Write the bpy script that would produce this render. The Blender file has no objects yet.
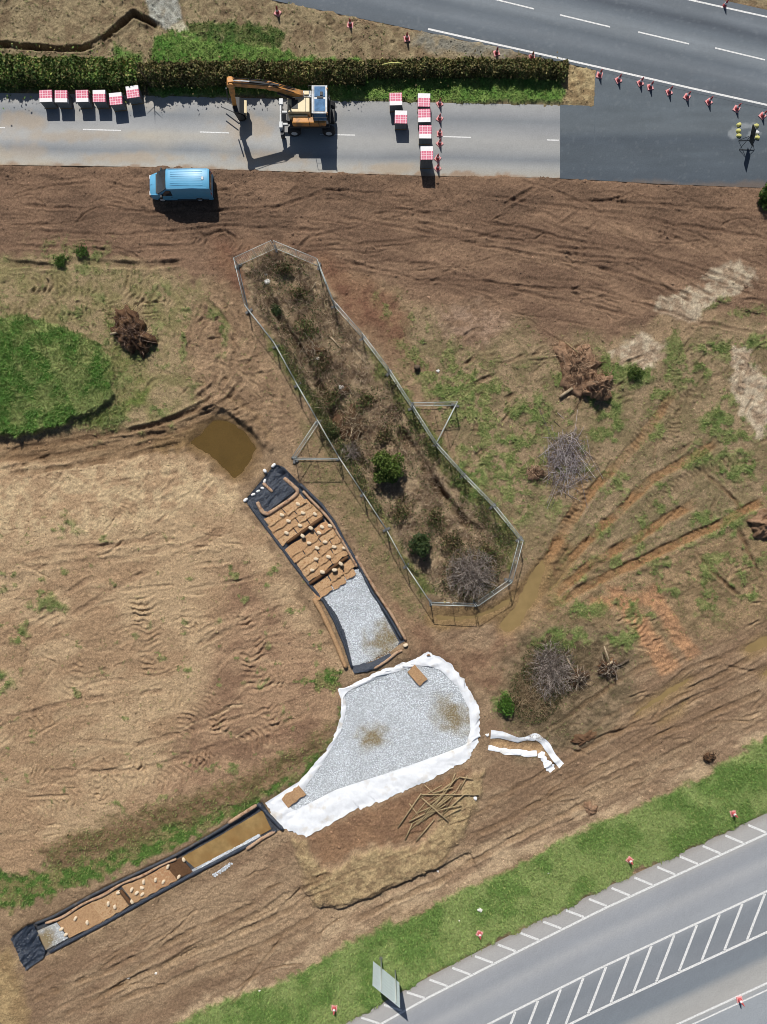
import bpy, math, random
import numpy as np
from mathutils import Vector, Matrix

random.seed(7)
RNG = np.random.default_rng(7)
scene = bpy.context.scene
COL = scene.collection
rad = math.radians

# ------------------------------------------------------------------ camera, sky, sun, exposure
CAM_H = 60.0                     # drone height; 12 px = 1 m on the ground
cam = bpy.data.cameras.new("camera"); cam_o = bpy.data.objects.new("camera", cam)
COL.objects.link(cam_o); scene.camera = cam_o
cam_o.location = (0, 0, CAM_H); cam_o.rotation_euler = (0, 0, 0)
cam.sensor_fit = 'VERTICAL'; cam.sensor_height = 36.0; cam.lens = 36.0 * 720 / 1024
cam.clip_start = 0.5; cam.clip_end = 3000

SUN_TO = Vector((-0.18, 0.95, 1.0)).normalized()
SUN_EL = math.asin(SUN_TO.z); SUN_AZ = math.atan2(SUN_TO.x, SUN_TO.y)
world = bpy.data.worlds.new("World"); scene.world = world; world.use_nodes = True
wn = world.node_tree.nodes; wl = world.node_tree.links; wn.clear()
sky = wn.new("ShaderNodeTexSky"); sky.sky_type = 'NISHITA'; sky.sun_disc = False
sky.sun_elevation = SUN_EL; sky.sun_rotation = SUN_AZ
bg = wn.new("ShaderNodeBackground"); bg.inputs[1].default_value = 0.055
wo = wn.new("ShaderNodeOutputWorld"); wl.new(sky.outputs[0], bg.inputs[0]); wl.new(bg.outputs[0], wo.inputs[0])
sun = bpy.data.lights.new("sun", 'SUN'); sun.energy = 5.0; sun.angle = rad(0.53); sun.color = (1.0, 0.955, 0.89)
sun_o = bpy.data.objects.new("sun", sun); COL.objects.link(sun_o); sun_o.location = SUN_TO * 90
sun_o.rotation_euler = SUN_TO.to_track_quat('Z', 'Y').to_euler()
scene.view_settings.view_transform = 'Standard'; scene.view_settings.look = 'None'
scene.view_settings.exposure = 0.0; scene.view_settings.gamma = 1.0
scene.view_settings.use_curve_mapping = False
scene.cycles.pixel_filter_type = 'BLACKMAN_HARRIS'; scene.cycles.filter_width = 0.9
ALB = 0.66                       # photo brightness -> albedo

# ------------------------------------------------------------------ basic helpers
def s2l(c):
    c = np.asarray(c, float) / 255.0
    return np.where(c <= 0.04045, c / 12.92, ((c + 0.055) / 1.055) ** 2.4)
def S(r, g, b): return s2l((r, g, b)) * ALB
def G(px, py, z=0.0):            # picture point -> world point on the ground (or at height z)
    k = (CAM_H - z) / 720.0
    return Vector(((px - 383.5) * k, (512 - py) * k, z))
def P2(px, py): return ((px - 383.5) / 12.0, (512 - py) / 12.0)

def tag(o, label=None, cat=None, group=None, kind=None):
    if label: o['label'] = label
    if cat: o['category'] = cat
    if group: o['group'] = group
    if kind: o['kind'] = kind
    return o
def empty(name, loc, rz=0.0):
    o = bpy.data.objects.new(name, None); COL.objects.link(o)
    o.location = loc; o.rotation_euler = (0, 0, rz); o.empty_display_size = 0.3
    return o
def link(name, me, mat, parent=None):
    o = bpy.data.objects.new(name, me); COL.objects.link(o)
    if mat is not None and len(me.materials) == 0: me.materials.append(mat)
    if parent is not None: o.parent = parent
    return o
def slink(name, me, mat, parent=None): o = link(name, me, mat, parent); o['kind'] = 'stuff'; return o
def np_mesh(name, V, F, cols=None, smooth=False):
    V = np.ascontiguousarray(V, dtype=np.float32); F = np.ascontiguousarray(F, dtype=np.int32)
    me = bpy.data.meshes.new(name); n, k = F.shape
    me.vertices.add(len(V)); me.vertices.foreach_set("co", V.ravel())
    me.loops.add(n * k); me.loops.foreach_set("vertex_index", F.ravel())
    me.polygons.add(n); me.polygons.foreach_set("loop_start", np.arange(0, n * k, k, dtype=np.int32))
    me.polygons.foreach_set("use_smooth", np.full(n, smooth, dtype=bool))
    me.update(calc_edges=True)
    if cols is not None:
        a = me.attributes.new("Col", 'FLOAT_COLOR', 'POINT')
        c = np.ones((len(V), 4), np.float32); c[:, :3] = cols
        a.data.foreach_set("color", c.ravel())
    return me

class MB:                         # collects boxes, tubes, prisms ... into one mesh
    def __init__(s): s.v = []; s.f = []
    def add(s, vs, fs):
        b = len(s.v); s.v += [tuple(p) for p in vs]; s.f += [tuple(b + i for i in f) for f in fs]; return s
    def box(s, c, size, rot=None, taper=(1, 1)):
        hx, hy, hz = size[0] / 2, size[1] / 2, size[2] / 2
        vs = []
        for z in (-hz, hz):
            tx, ty = (1, 1) if z < 0 else taper
            for x, y in ((-hx, -hy), (hx, -hy), (hx, hy), (-hx, hy)): vs.append(Vector((x * tx, y * ty, z)))
        if rot is not None: vs = [rot @ v for v in vs]
        c = Vector(c); vs = [v + c for v in vs]
        return s.add(vs, [(3, 2, 1, 0), (4, 5, 6, 7), (0, 1, 5, 4), (1, 2, 6, 5), (2, 3, 7, 6), (3, 0, 4, 7)])
    def bar(s, a, b, w, h):        # box from a to b
        a = Vector(a); b = Vector(b); d = b - a; q = d.to_track_quat('X', 'Z').to_matrix()
        return s.box((a + b) / 2, (d.length, w, h), q)
    def tube(s, pts, r, n=6, cap=True):
        pts = [Vector(p) for p in pts]; m = len(pts)
        rs = r if isinstance(r, (list, tuple)) else [r] * m
        vs = []; fs = []
        for i, p in enumerate(pts):
            d = (pts[min(i + 1, m - 1)] - pts[max(i - 1, 0)]).normalized()
            up = Vector((0, 0, 1)) if abs(d.z) < 0.9 else Vector((1, 0, 0))
            a = d.cross(up).normalized(); b = a.cross(d)
            for k in range(n):
                t = 2 * math.pi * k / n
                vs.append(p + (a * math.cos(t) + b * math.sin(t)) * rs[i])
        for i in range(m - 1):
            for k in range(n):
                k2 = (k + 1) % n
                fs.append((i * n + k2, i * n + k, (i + 1) * n + k, (i + 1) * n + k2))
        if cap:
            fs.append(tuple(range(n))); fs.append(tuple((m - 1) * n + k for k in range(n - 1, -1, -1)))
        return s.add(vs, fs)
    def prism(s, poly, y0, y1):    # xz polygon extruded along y
        n = len(poly); vs = [(x, y0, z) for x, z in poly] + [(x, y1, z) for x, z in poly]
        fs = [tuple(range(n)), tuple(range(2 * n - 1, n - 1, -1))]
        fs += [(i, n + i, n + (i + 1) % n, (i + 1) % n) for i in range(n)]
        return s.add(vs, fs)
    def mesh(s, name, smooth=False):
        me = bpy.data.meshes.new(name); me.from_pydata(s.v, [], s.f)
        import bmesh
        bm = bmesh.new(); bm.from_mesh(me); bmesh.ops.recalc_face_normals(bm, faces=bm.faces); bm.to_mesh(me); bm.free()
        if smooth: me.polygons.foreach_set("use_smooth", [True] * len(me.polygons))
        me.update(); return me
    def build(s, name, mat, parent=None, smooth=False, bevel=0.0, seg=2):
        o = link(name, s.mesh(name, smooth), mat, parent)
        if bevel:
            m = o.modifiers.new("bevel", 'BEVEL'); m.width = bevel; m.segments = seg; m.limit_method = 'ANGLE'
        return o

# ------------------------------------------------------------------ materials
def mat_new(name):
    m = bpy.data.materials.new(name); m.use_nodes = True
    nt = m.node_tree; b = nt.nodes['Principled BSDF']; return m, nt, b
def mat_plain(name, col, rough=0.6, metal=0.0, var=0.12, scale=6.0, bump=0.0, spec=0.4, dirt=None, dirt_amt=0.0, alpha=1.0):
    m, nt, b = mat_new(name); N = nt.nodes; L = nt.links
    tc = N.new('ShaderNodeTexCoord'); no = N.new('ShaderNodeTexNoise')
    no.inputs['Scale'].default_value = scale; no.inputs['Detail'].default_value = 6; no.inputs['Roughness'].default_value = 0.65
    L.new(tc.outputs['Object'], no.inputs['Vector'])
    r = N.new('ShaderNodeValToRGB'); c = np.asarray(col, float)
    r.color_ramp.elements[0].position = 0.3; r.color_ramp.elements[1].position = 0.72
    r.color_ramp.elements[0].color = (*np.clip(c * (1 - var), 0, 1), 1); r.color_ramp.elements[1].color = (*np.clip(c * (1 + var), 0, 1), 1)
    L.new(no.outputs['Fac'], r.inputs['Fac']); out = r.outputs['Color']
    if dirt is not None:
        n2 = N.new('ShaderNodeTexNoise'); n2.inputs['Scale'].default_value = scale * 0.37; n2.inputs['Detail'].default_value = 8
        L.new(tc.outputs['Object'], n2.inputs['Vector'])
        r2 = N.new('ShaderNodeValToRGB'); r2.color_ramp.elements[0].position = 0.62 - dirt_amt * 0.4; r2.color_ramp.elements[1].position = 0.75 - dirt_amt * 0.2
        L.new(n2.outputs['Fac'], r2.inputs['Fac'])
        mx = N.new('ShaderNodeMix'); mx.data_type = 'RGBA'; L.new(r2.outputs['Color'], mx.inputs[0])
        L.new(out, mx.inputs[6]); mx.inputs[7].default_value = (*dirt, 1); out = mx.outputs[2]
    L.new(out, b.inputs['Base Color']); b.inputs['Alpha'].default_value = alpha
    b.inputs['Roughness'].default_value = rough; b.inputs['Metallic'].default_value = metal
    b.inputs['Specular IOR Level'].default_value = spec
    if bump:
        bp = N.new('ShaderNodeBump'); bp.inputs['Strength'].default_value = bump; bp.inputs['Distance'].default_value = 0.14 if bump >= 1.0 else 0.03
        L.new(no.outputs['Fac'], bp.inputs['Height']); L.new(bp.outputs[0], b.inputs['Normal'])
    return m
def mat_attr(name, rough=0.9, spec=0.2, var=0.2, scale=9.0, bump=0.4, dist=0.04, trans=0.0, fine=40.0):
    m, nt, b = mat_new(name); N = nt.nodes; L = nt.links
    at = N.new('ShaderNodeAttribute'); at.attribute_name = 'Col'
    tc = N.new('ShaderNodeTexCoord')
    no = N.new('ShaderNodeTexNoise'); no.inputs['Scale'].default_value = scale; no.inputs['Detail'].default_value = 10; no.inputs['Roughness'].default_value = 0.75
    L.new(tc.outputs['Object'], no.inputs['Vector'])
    mr = N.new('ShaderNodeMapRange'); mr.inputs[1].default_value = 0.32; mr.inputs[2].default_value = 0.68
    mr.inputs[3].default_value = 1 - var; mr.inputs[4].default_value = 1 + var
    L.new(no.outputs['Fac'], mr.inputs[0])
    mx = N.new('ShaderNodeVectorMath'); mx.operation = 'SCALE'
    L.new(at.outputs['Color'], mx.inputs[0]); L.new(mr.outputs[0], mx.inputs['Scale'])
    L.new(mx.outputs[0], b.inputs['Base Color'])
    b.inputs['Roughness'].default_value = rough; b.inputs['Specular IOR Level'].default_value = spec
    if bump:
        n2 = N.new('ShaderNodeTexNoise'); n2.inputs['Scale'].default_value = fine * 0.25; n2.inputs['Detail'].default_value = 8; n2.inputs['Roughness'].default_value = 0.7
        L.new(tc.outputs['Object'], n2.inputs['Vector'])
        bp = N.new('ShaderNodeBump'); bp.inputs['Strength'].default_value = bump; bp.inputs['Distance'].default_value = dist
        L.new(n2.outputs['Fac'], bp.inputs['Height']); L.new(bp.outputs[0], b.inputs['Normal'])
    return m

M = {}
M['ground'] = mat_attr('ground_soil', 0.95, 0.12, 0.38, 7.0, 0.9, 0.09)
M['asphalt'] = mat_attr('asphalt', 0.85, 0.25, 0.13, 9.0, 0.25, 0.01, fine=90)
M['leaf'] = mat_attr('leaf', 0.7, 0.25, 0.1, 3.0, 0.0)
M['twig'] = mat_attr('twig', 0.9, 0.1, 0.15, 8.0, 0.0)
M['stone'] = mat_attr('stone', 0.85, 0.2, 0.1, 12.0, 0.0)
def mat_paint():
    m, nt, b = mat_new('road_paint'); N = nt.nodes; L = nt.links
    tc = N.new('ShaderNodeTexCoord'); no = N.new('ShaderNodeTexNoise'); no.inputs['Scale'].default_value = 9; no.inputs['Detail'].default_value = 9; no.inputs['Roughness'].default_value = 0.8
    L.new(tc.outputs['Object'], no.inputs['Vector'])
    r = N.new('ShaderNodeValToRGB'); r.color_ramp.elements[0].position = 0.33; r.color_ramp.elements[0].color = (0.33, 0.34, 0.34, 1)
    r.color_ramp.elements[1].position = 0.56; r.color_ramp.elements[1].color = (0.74, 0.74, 0.73, 1)
    L.new(no.outputs['Fac'], r.inputs['Fac']); L.new(r.outputs[0], b.inputs['Base Color']); b.inputs['Roughness'].default_value = 0.7
    return m
M['paint'] = mat_paint()
def mat_water(name, col, rough=0.06):
    m = mat_plain(name, col, rough, 0, 0.16, 0.5, 0.0, 0.5, alpha=.82); return m
M['pond'] = mat_water('muddy_pond_water', S(118, 94, 50))
M['puddle'] = mat_water('muddy_puddle_water', S(176, 150, 102))
M['ochre'] = mat_plain('ochre_silt_water', S(178, 148, 98), 0.12, 0, 0.22, 1.2, 0, 0.5, S(160, 124, 76), 0.5)
M['liner'] = mat_plain('black_liner', (0.026, 0.036, 0.056), 0.3, 0, 0.4, 7, 1.0, 0.7)
M['liner_dusty'] = mat_plain('dusty_liner', (0.05, 0.055, 0.065), 0.42, 0, 0.4, 5, 0.5, 0.5, S(120, 110, 100), 0.25)
M['fleece'] = mat_plain('white_geotextile', (0.72, 0.745, 0.78), 0.8, 0, 0.08, 2.5, 0.6, 0.2, (0.58, 0.55, 0.50), 0.16)
M['coir'] = mat_plain('coir_matting', S(204, 166, 126), 0.95, 0, 0.3, 16, 0.8, 0.1, S(184, 146, 110), 0.4)
M['coir_b'] = mat_plain('coir_matting_reddish', S(196, 152, 114), 0.95, 0, 0.3, 16, 0.8, 0.1, S(214, 182, 142), 0.3)
M['coir_c'] = mat_plain('coir_matting_pale', S(210, 174, 134), 0.95, 0, 0.3, 16, 0.8, 0.1, S(176, 134, 96), 0.3)
M['coir_roll'] = mat_plain('coir_roll', S(202, 170, 142), 0.95, 0, 0.2, 8, 0.7, 0.1, S(150, 110, 84), 0.3)
M['coir_dark'] = mat_plain('dark_coir_roll', S(112, 84, 62), 0.95, 0, 0.25, 8, 0.7, 0.1)
M['cream'] = mat_plain('pale_sandbag', S(246, 226, 196), 0.9, 0, 0.1, 10, 0.3, 0.1)
M['white_bag'] = mat_plain('white_sandbag', (0.72, 0.72, 0.71), 0.85, 0, 0.1, 8, 0.4, 0.1)
M['yellow_bag'] = mat_plain('yellow_sandbag', (0.60, 0.57, 0.20), 0.7, 0, 0.15, 8, 0.4, 0.2)
M['steel'] = mat_plain('galvanised_steel', (0.43, 0.47, 0.455), 0.5, 0.2, 0.15, 12, 0, 0.5)
M['foot'] = mat_plain('concrete_foot', (0.13, 0.13, 0.13), 0.9, 0, 0.2, 9, 0.3)
M['wood'] = mat_plain('grey_brown_timber', S(186, 165, 128), 0.9, 0, 0.25, 5, 0.4, 0.1)
M['pallet'] = mat_plain('pallet_wood', S(170, 140, 105), 0.9, 0, 0.25, 5, 0.4, 0.1)
M['bark'] = mat_plain('bark', S(120, 104, 88), 0.95, 0, 0.3, 8, 0.6, 0.1)
M['cut_wood'] = mat_plain('pale_cut_wood', S(205, 185, 155), 0.9, 0, 0.15, 8, 0.4, 0.1)
M['rubber'] = mat_plain('rubber', (0.025, 0.025, 0.027), 0.85, 0, 0.2, 8, 0.3)
M['dark'] = mat_plain('dark_metal', (0.035, 0.037, 0.04), 0.6, 0.2, 0.2, 6)
M['cone_red'] = mat_plain('cone_red_shaded', (0.46, 0.085, 0.09), 0.55, 0, 0.12, 6, 0, 0.4, (0.55, 0.25, 0.2), 0.15)  # cone body red darkened all round to stand for its shaded south side
M['cone_base'] = mat_plain('cone_base_red', (0.66, 0.30, 0.30), 0.7, 0, 0.15, 6, 0, 0.3)
M['cone_white'] = mat_plain('cone_sleeve', (0.75, 0.72, 0.72), 0.5, 0, 0.06, 6)
M['van'] = mat_plain('blue_van_paint', (0.115, 0.375, 0.59), 0.42, 0.0, 0.06, 2, 0, 0.5, (0.16, 0.34, 0.48), 0.12)
M['glass'] = mat_plain('dark_glass', (0.03, 0.04, 0.05), 0.06, 0, 0.3, 2, 0, 0.7)
M['blue_glass'] = mat_plain('blue_cab_glass', (0.09, 0.19, 0.34), 0.08, 0, 0.35, 2.5, 0, 0.7)
M['lamp'] = mat_plain('lamp_lens', (0.6, 0.6, 0.6), 0.15, 0, 0.05, 5)
M['red_lamp'] = mat_plain('red_lens', (0.4, 0.02, 0.02), 0.2, 0, 0.05, 5)
M['orange'] = mat_plain('orange_machine_paint', (0.58, 0.27, 0.075), 0.55, 0, 0.25, 4, 0, 0.4, (0.17, 0.11, 0.07), 0.4)
M['machine_cream'] = mat_plain('cream_machine_paint', (0.70, 0.58, 0.36), 0.5, 0, 0.1, 3, 0, 0.4, (0.4, 0.33, 0.22), 0.15)
M['machine_grey'] = mat_plain('pale_grey_machine_paint', (0.55, 0.57, 0.58), 0.5, 0, 0.15, 4, 0, 0.4, (0.2, 0.18, 0.15), 0.25)
M['sign_grey'] = mat_plain('aluminium_sign_back', (0.52, 0.60, 0.62), 0.45, 0.1, 0.05, 3, 0, 0.5)
M['sign_face'] = mat_plain('sign_face_green', (0.02, 0.14, 0.07), 0.4, 0, 0.05, 3)
M['soil'] = mat_plain('dark_soil', S(112, 86, 66), 0.95, 0, 0.3, 4, 0.9, 0.1, S(140, 112, 85), 0.3)
M['soil_pale'] = mat_plain('pale_soil', S(170, 138, 112), 0.95, 0, 0.25, 4, 0.9, 0.1, S(120, 92, 70), 0.3)
M['boulder'] = mat_plain('white_rock', (0.66, 0.64, 0.60), 0.9, 0, 0.12, 5, 0.5, 0.1)
M['block_grey'] = mat_plain('grey_block_load', (0.15, 0.165, 0.175), 0.9, 0, 0.12, 7, 0.3)
def mat_wrap(name, off):
    m, nt, b = mat_new(name); N = nt.nodes; L = nt.links
    tc = N.new('ShaderNodeTexCoord'); mp = N.new('ShaderNodeMapping'); L.new(tc.outputs['Object'], mp.inputs[0])
    mp.inputs['Location'].default_value = (0.03, off, 0)
    br = N.new('ShaderNodeTexBrick'); br.offset = 0.0; br.inputs['Scale'].default_value = 1.0
    br.inputs['Brick Width'].default_value = 0.205; br.inputs['Row Height'].default_value = 0.20
    br.inputs['Mortar Size'].default_value = 0.020; br.inputs['Mortar Smooth'].default_value = 0.3
    br.inputs['Color1'].default_value = (0.54, 0.085, 0.16, 1); br.inputs['Color2'].default_value = (0.57, 0.12, 0.20, 1)
    br.inputs['Mortar'].default_value = (0.72, 0.55, 0.60, 1)
    L.new(mp.outputs[0], br.inputs['Vector'])
    sx = N.new('ShaderNodeSeparateXYZ'); L.new(tc.outputs['Object'], sx.inputs[0])
    ma = N.new('ShaderNodeMath'); ma.operation = 'GREATER_THAN' if off >= 0 else 'LESS_THAN'
    L.new(sx.outputs['Y'], ma.inputs[0]); ma.inputs[1].default_value = 0.17 if off >= 0 else -0.17
    mx = N.new('ShaderNodeMix'); mx.data_type = 'RGBA'; L.new(ma.outputs[0], mx.inputs[0]); L.new(br.outputs['Color'], mx.inputs[6])
    mx.inputs[7].default_value = (0.72, 0.70, 0.71, 1); L.new(mx.outputs[2], b.inputs['Base Color'])
    no = N.new('ShaderNodeTexNoise'); no.inputs['Scale'].default_value = 7; L.new(tc.outputs['Object'], no.inputs['Vector'])
    bp = N.new('ShaderNodeBump'); bp.inputs['Strength'].default_value = 0.15; bp.inputs['Distance'].default_value = 0.01
    L.new(no.outputs['Fac'], bp.inputs['Height']); L.new(bp.outputs[0], b.inputs['Normal'])
    b.inputs['Roughness'].default_value = 0.6
    return m
M['wrap_n'] = mat_wrap('printed_wrap_white_north', 0.02)
M['wrap_s'] = mat_wrap('printed_wrap_white_south', -0.02)

# ------------------------------------------------------------------ noise and fields on the ground grid (coordinates in picture px: 12 px = 1 m)
LAT = RNG.random((256, 256)).astype(np.float32)
def vn(x, y, seed=0):
    x = np.asarray(x, np.float32) + seed * 17.31; y = np.asarray(y, np.float32) + seed * 9.77
    xi = np.floor(x); yi = np.floor(y); fx = x - xi; fy = y - yi
    xi = xi.astype(np.int32); yi = yi.astype(np.int32)
    fx = fx * fx * (3 - 2 * fx); fy = fy * fy * (3 - 2 * fy)
    a = LAT[xi & 255, yi & 255]; b = LAT[(xi + 1) & 255, yi & 255]
    c = LAT[xi & 255, (yi + 1) & 255]; d = LAT[(xi + 1) & 255, (yi + 1) & 255]
    return (a + (b - a) * fx) * (1 - fy) + (c + (d - c) * fx) * fy
def fbm(u, v, sc, octv=4, seed=0, sx=1.0, sy=1.0, ang=0.0, gain=0.55):
    c, s_ = math.cos(ang), math.sin(ang)
    x = (u * c + v * s_) / (sc * sx); y = (-u * s_ + v * c) / (sc * sy)
    t = 0; a = 1.0; n = 0
    for o in range(octv):
        t = t + a * vn(x * 2 ** o, y * 2 ** o, seed + o * 3); n += a; a *= gain
    return t / n            # 0..1, mean .5
def sstep(a, b, x):
    t = np.clip((x - a) / (b - a), 0, 1); return t * t * (3 - 2 * t)
def chaikin(pts, n=2):
    p = np.array(pts, float)
    for _ in range(n):
        q_ = np.roll(p, -1, 0); p = np.stack([p * .75 + q_ * .25, p * .25 + q_ * .75], 1).reshape(-1, 2)
    return [tuple(a) for a in p]
STEP = 1.08
ext = np.array([14, 34, 70, 140, 300, 700, 1600, 4000, 9000], float)
def axis(lo, hi):
    core = np.arange(lo, hi, STEP); return np.concatenate([lo - ext[::-1], core, core[-1] + ext])
AU = axis(-46, 814); AV = axis(-56, 1082)
U, V = np.meshgrid(AU, AV); U = U.astype(np.float32); V = V.astype(np.float32)
NY, NX = U.shape
W1 = (fbm(U, V, 28, 3, 11) - .5); W2 = (fbm(U, V, 28, 3, 23) - .5)
w1 = (fbm(U, V, 7, 2, 31) - .5); w2 = (fbm(U, V, 7, 2, 37) - .5)
FINE = fbm(U, V, 3.2, 2, 41, gain=0.7); MED = fbm(U, V, 11, 3, 43); BIG = fbm(U, V, 60, 3, 47)
WN = RNG.random((NY, NX)).astype(np.float32) - .5; WN2 = RNG.random((NY, NX)).astype(np.float32) - .5
H = .04 + (BIG - .5) * 0.25 + (MED - .5) * 0.10 + (FINE - .5) * 0.075 + WN * .030
C = np.zeros((NY, NX, 3), np.float32)
GR = np.zeros((NY, NX), np.float32)       # grass amount
def crop(pts, pad):
    p = np.array(pts, float)
    i0 = max(np.searchsorted(AU, p[:, 0].min() - pad) - 1, 0); i1 = min(np.searchsorted(AU, p[:, 0].max() + pad) + 1, NX)
    j0 = max(np.searchsorted(AV, p[:, 1].min() - pad) - 1, 0); j1 = min(np.searchsorted(AV, p[:, 1].max() + pad) + 1, NY)
    return slice(j0, j1), slice(i0, i1)
def sdf_poly(x, y, pts):
    p = np.array(pts, np.float32); n = len(p)
    d = np.full(x.shape, 1e18, np.float32); inside = np.zeros(x.shape, bool)
    for i in range(n):
        a = p[i]; b = p[(i + 1) % n]; e = b - a
        wx = x - a[0]; wy = y - a[1]
        t = np.clip((wx * e[0] + wy * e[1]) / max(e[0] ** 2 + e[1] ** 2, 1e-9), 0, 1)
        d = np.minimum(d, (wx - e[0] * t) ** 2 + (wy - e[1] * t) ** 2)
        cnd = (a[1] > y) != (b[1] > y)
        if abs(e[1]) > 1e-9: inside ^= cnd & (x < e[0] * (y - a[1]) / e[1] + a[0])
    d = np.sqrt(d); return np.where(inside, -d, d)
def dist_line(x, y, pts):          # distance and arc position along a polyline
    p = np.array(pts, np.float32); d = np.full(x.shape, 1e18, np.float32); s = np.zeros(x.shape, np.float32); sd = np.zeros(x.shape, np.float32); acc = 0.0
    for i in range(len(p) - 1):
        a = p[i]; e = p[i + 1] - a; L = math.hypot(*e)
        wx = x - a[0]; wy = y - a[1]; t = np.clip((wx * e[0] + wy * e[1]) / (L * L + 1e-9), 0, 1)
        q = (wx - e[0] * t) ** 2 + (wy - e[1] * t) ** 2; m = q < d
        d = np.where(m, q, d); s = np.where(m, acc + t * L, s); sd = np.where(m, np.sign(e[0] * wy - e[1] * wx), sd); acc += L
    return np.sqrt(d), s, sd, acc
def pmask(pts, soft=4, warp=10, wf=4, pad=40):
    sl = crop(pts, pad)
    d = sdf_poly(U[sl] + W1[sl] * 2 * warp + w1[sl] * 2 * wf, V[sl] + W2[sl] * 2 * warp + w2[sl] * 2 * wf, pts)
    return sl, 1 - sstep(-soft, soft, d), d
def mixc(sl, m, a, b=None, sc=14, seed=1, thr=(.35, .65), ang=0.0, sx=1.0, sy=1.0):
    if b is None: col = np.asarray(a, np.float32)
    else:
        n = sstep(thr[0], thr[1], fbm(U[sl], V[sl], sc, 4, seed, sx, sy, ang))[..., None]
        col = np.asarray(a) * (1 - n) + np.asarray(b) * n
    C[sl] = C[sl] * (1 - m[..., None]) + col * m[..., None]
def zone(pts, a, b=None, soft=6, warp=12, wf=5, h=0.0, rough=0.0, streak=None, grass=0.0, **kw):
    sl, m, d = pmask(pts, soft, warp, wf)
    mixc(sl, m, a, b, **kw)
    if grass is not None: GR[sl] = GR[sl] * (1 - m) + grass * m
    if h: H[sl] += h * m
    if rough: H[sl] += rough * m * (fbm(U[sl], V[sl], 9, 3, 77, gain=.7) - .5)
    if streak:
        ang, amp, ln, wd = streak
        n = fbm(U[sl], V[sl], 1.0, 3, 91, ln, wd, ang)
        gate = sstep(.40, .62, fbm(U[sl], V[sl], 26, 3, 95))
        H[sl] += amp * .5 * m * (n - .5) * gate; C[sl] *= 1 + (m * (n - .5) * 0.35 * gate)[..., None]
    return sl, m, d

# ---- soils
C[:] = S(138, 110, 86); n = sstep(.35, .65, MED)[..., None]; C[:] = C * (1 - n) + S(158, 128, 100) * n
zone([(-60, -60), (300, -60), (300, 2), (430, 32), (500, 48), (590, 66), (600, 110), (-60, 110)], S(150, 130, 100), S(126, 104, 80), sc=9, rough=.16, grass=.05)
zone([(640, -60), (900, -60), (900, 40), (690, -4)], S(150, 130, 100), S(126, 104, 80), sc=9, rough=.12)
zone([(-60, 150), (900, 170), (900, 345), (690, 305), (620, 335), (540, 350), (430, 300), (330, 262), (240, 290), (205, 282), (150, 262), (-60, 258)],
     S(114, 87, 71), S(136, 104, 84), sc=16, sx=3.0, ang=.03, rough=.08, streak=(0.04, .07, 60, 3.0))
zone([(330, 215), (767, 220), (860, 300), (680, 305), (560, 330), (430, 300), (330, 262)], S(120, 91, 74), S(146, 113, 91), sc=14, sx=4, ang=.2, soft=12, streak=(0.2, .08, 60, 3.0))
zone([(215, 245), (320, 250), (440, 330), (520, 360), (430, 380), (330, 300), (230, 300)], S(122, 84, 66), S(142, 104, 80), soft=14, sc=12, rough=.1)
zone([(-60, 252), (120, 262), (215, 285), (240, 330), (300, 420), (250, 445), (205, 405), (150, 428), (-60, 450)], S(156, 132, 100), S(136, 122, 82), sc=13, soft=8, rough=.10, grass=.10)
zone([(210, 280), (245, 300), (310, 440), (250, 445), (200, 400), (175, 340)], S(162, 130, 102), S(140, 110, 86), sc=8, soft=10, rough=.14, grass=.03)
zone([(-60, 468), (100, 458), (190, 446), (222, 470), (250, 510), (300, 590), (345, 668), (335, 720), (270, 792), (120, 850), (-60, 890)],
     S(184, 152, 119), S(166, 132, 102), sc=20, sx=2.2, ang=-.25, soft=4, h=.10, rough=.07, streak=(-.25, .05, 40, 3.0), grass=.01)
zone([(-60, 472), (100, 462), (190, 448), (222, 472), (235, 500), (160, 520), (80, 530), (-60, 545)], S(198, 168, 132), S(176, 142, 110), sc=8, soft=10, warp=16, rough=.06)
zone([(235, 560), (330, 660), (345, 700), (310, 760), (230, 790), (150, 800), (200, 700)], S(168, 132, 104), S(140, 106, 84), sc=14, sx=2, ang=-.4, soft=18, rough=.06)
zone([(-60, 445), (120, 428), (190, 412), (232, 395), (275, 430), (262, 470), (240, 486), (215, 470), (190, 447), (120, 456), (-60, 470)], S(132, 103, 76), S(152, 122, 92), sc=10, sx=2.5, ang=-.2, soft=4, warp=5, h=-.12, rough=.08)
zone([(390, 300), (470, 310), (560, 340), (700, 330), (900, 330), (900, 600), (640, 600), (545, 600), (520, 540), (450, 440)], S(152, 126, 99), S(130, 111, 82), sc=15, soft=14, warp=20, rough=.16, grass=.10)
zone([(500, 590), (560, 560), (900, 540), (900, 660), (767, 745), (640, 800), (500, 850), (330, 940), (170, 1030), (-60, 1100), (-60, 960), (60, 960), (190, 890), (275, 835), (480, 760), (485, 680), (430, 640)],
     S(162, 132, 105), S(140, 110, 87), sc=16, sx=3, ang=-.5, soft=8, warp=10, rough=.08, streak=(-.48, .035, 55, 3.2))
zone([(400, 590), (440, 640), (490, 650), (500, 610), (640, 600), (620, 660), (500, 700), (480, 690), (410, 650), (385, 600)], S(136, 102, 80), S(152, 118, 92), sc=10, soft=8, rough=.06)
zone([(540, 540), (640, 555), (800, 500), (820, 600), (700, 640), (600, 690), (520, 640)], S(156, 126, 96), S(132, 108, 80), sc=12, soft=16, warp=14, rough=.10, grass=.12)
zone([(490, 690), (520, 625), (620, 630), (640, 700), (590, 745), (520, 760)], S(140, 116, 92), S(112, 94, 72), sc=8, soft=10, rough=.16, grass=.05)
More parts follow.
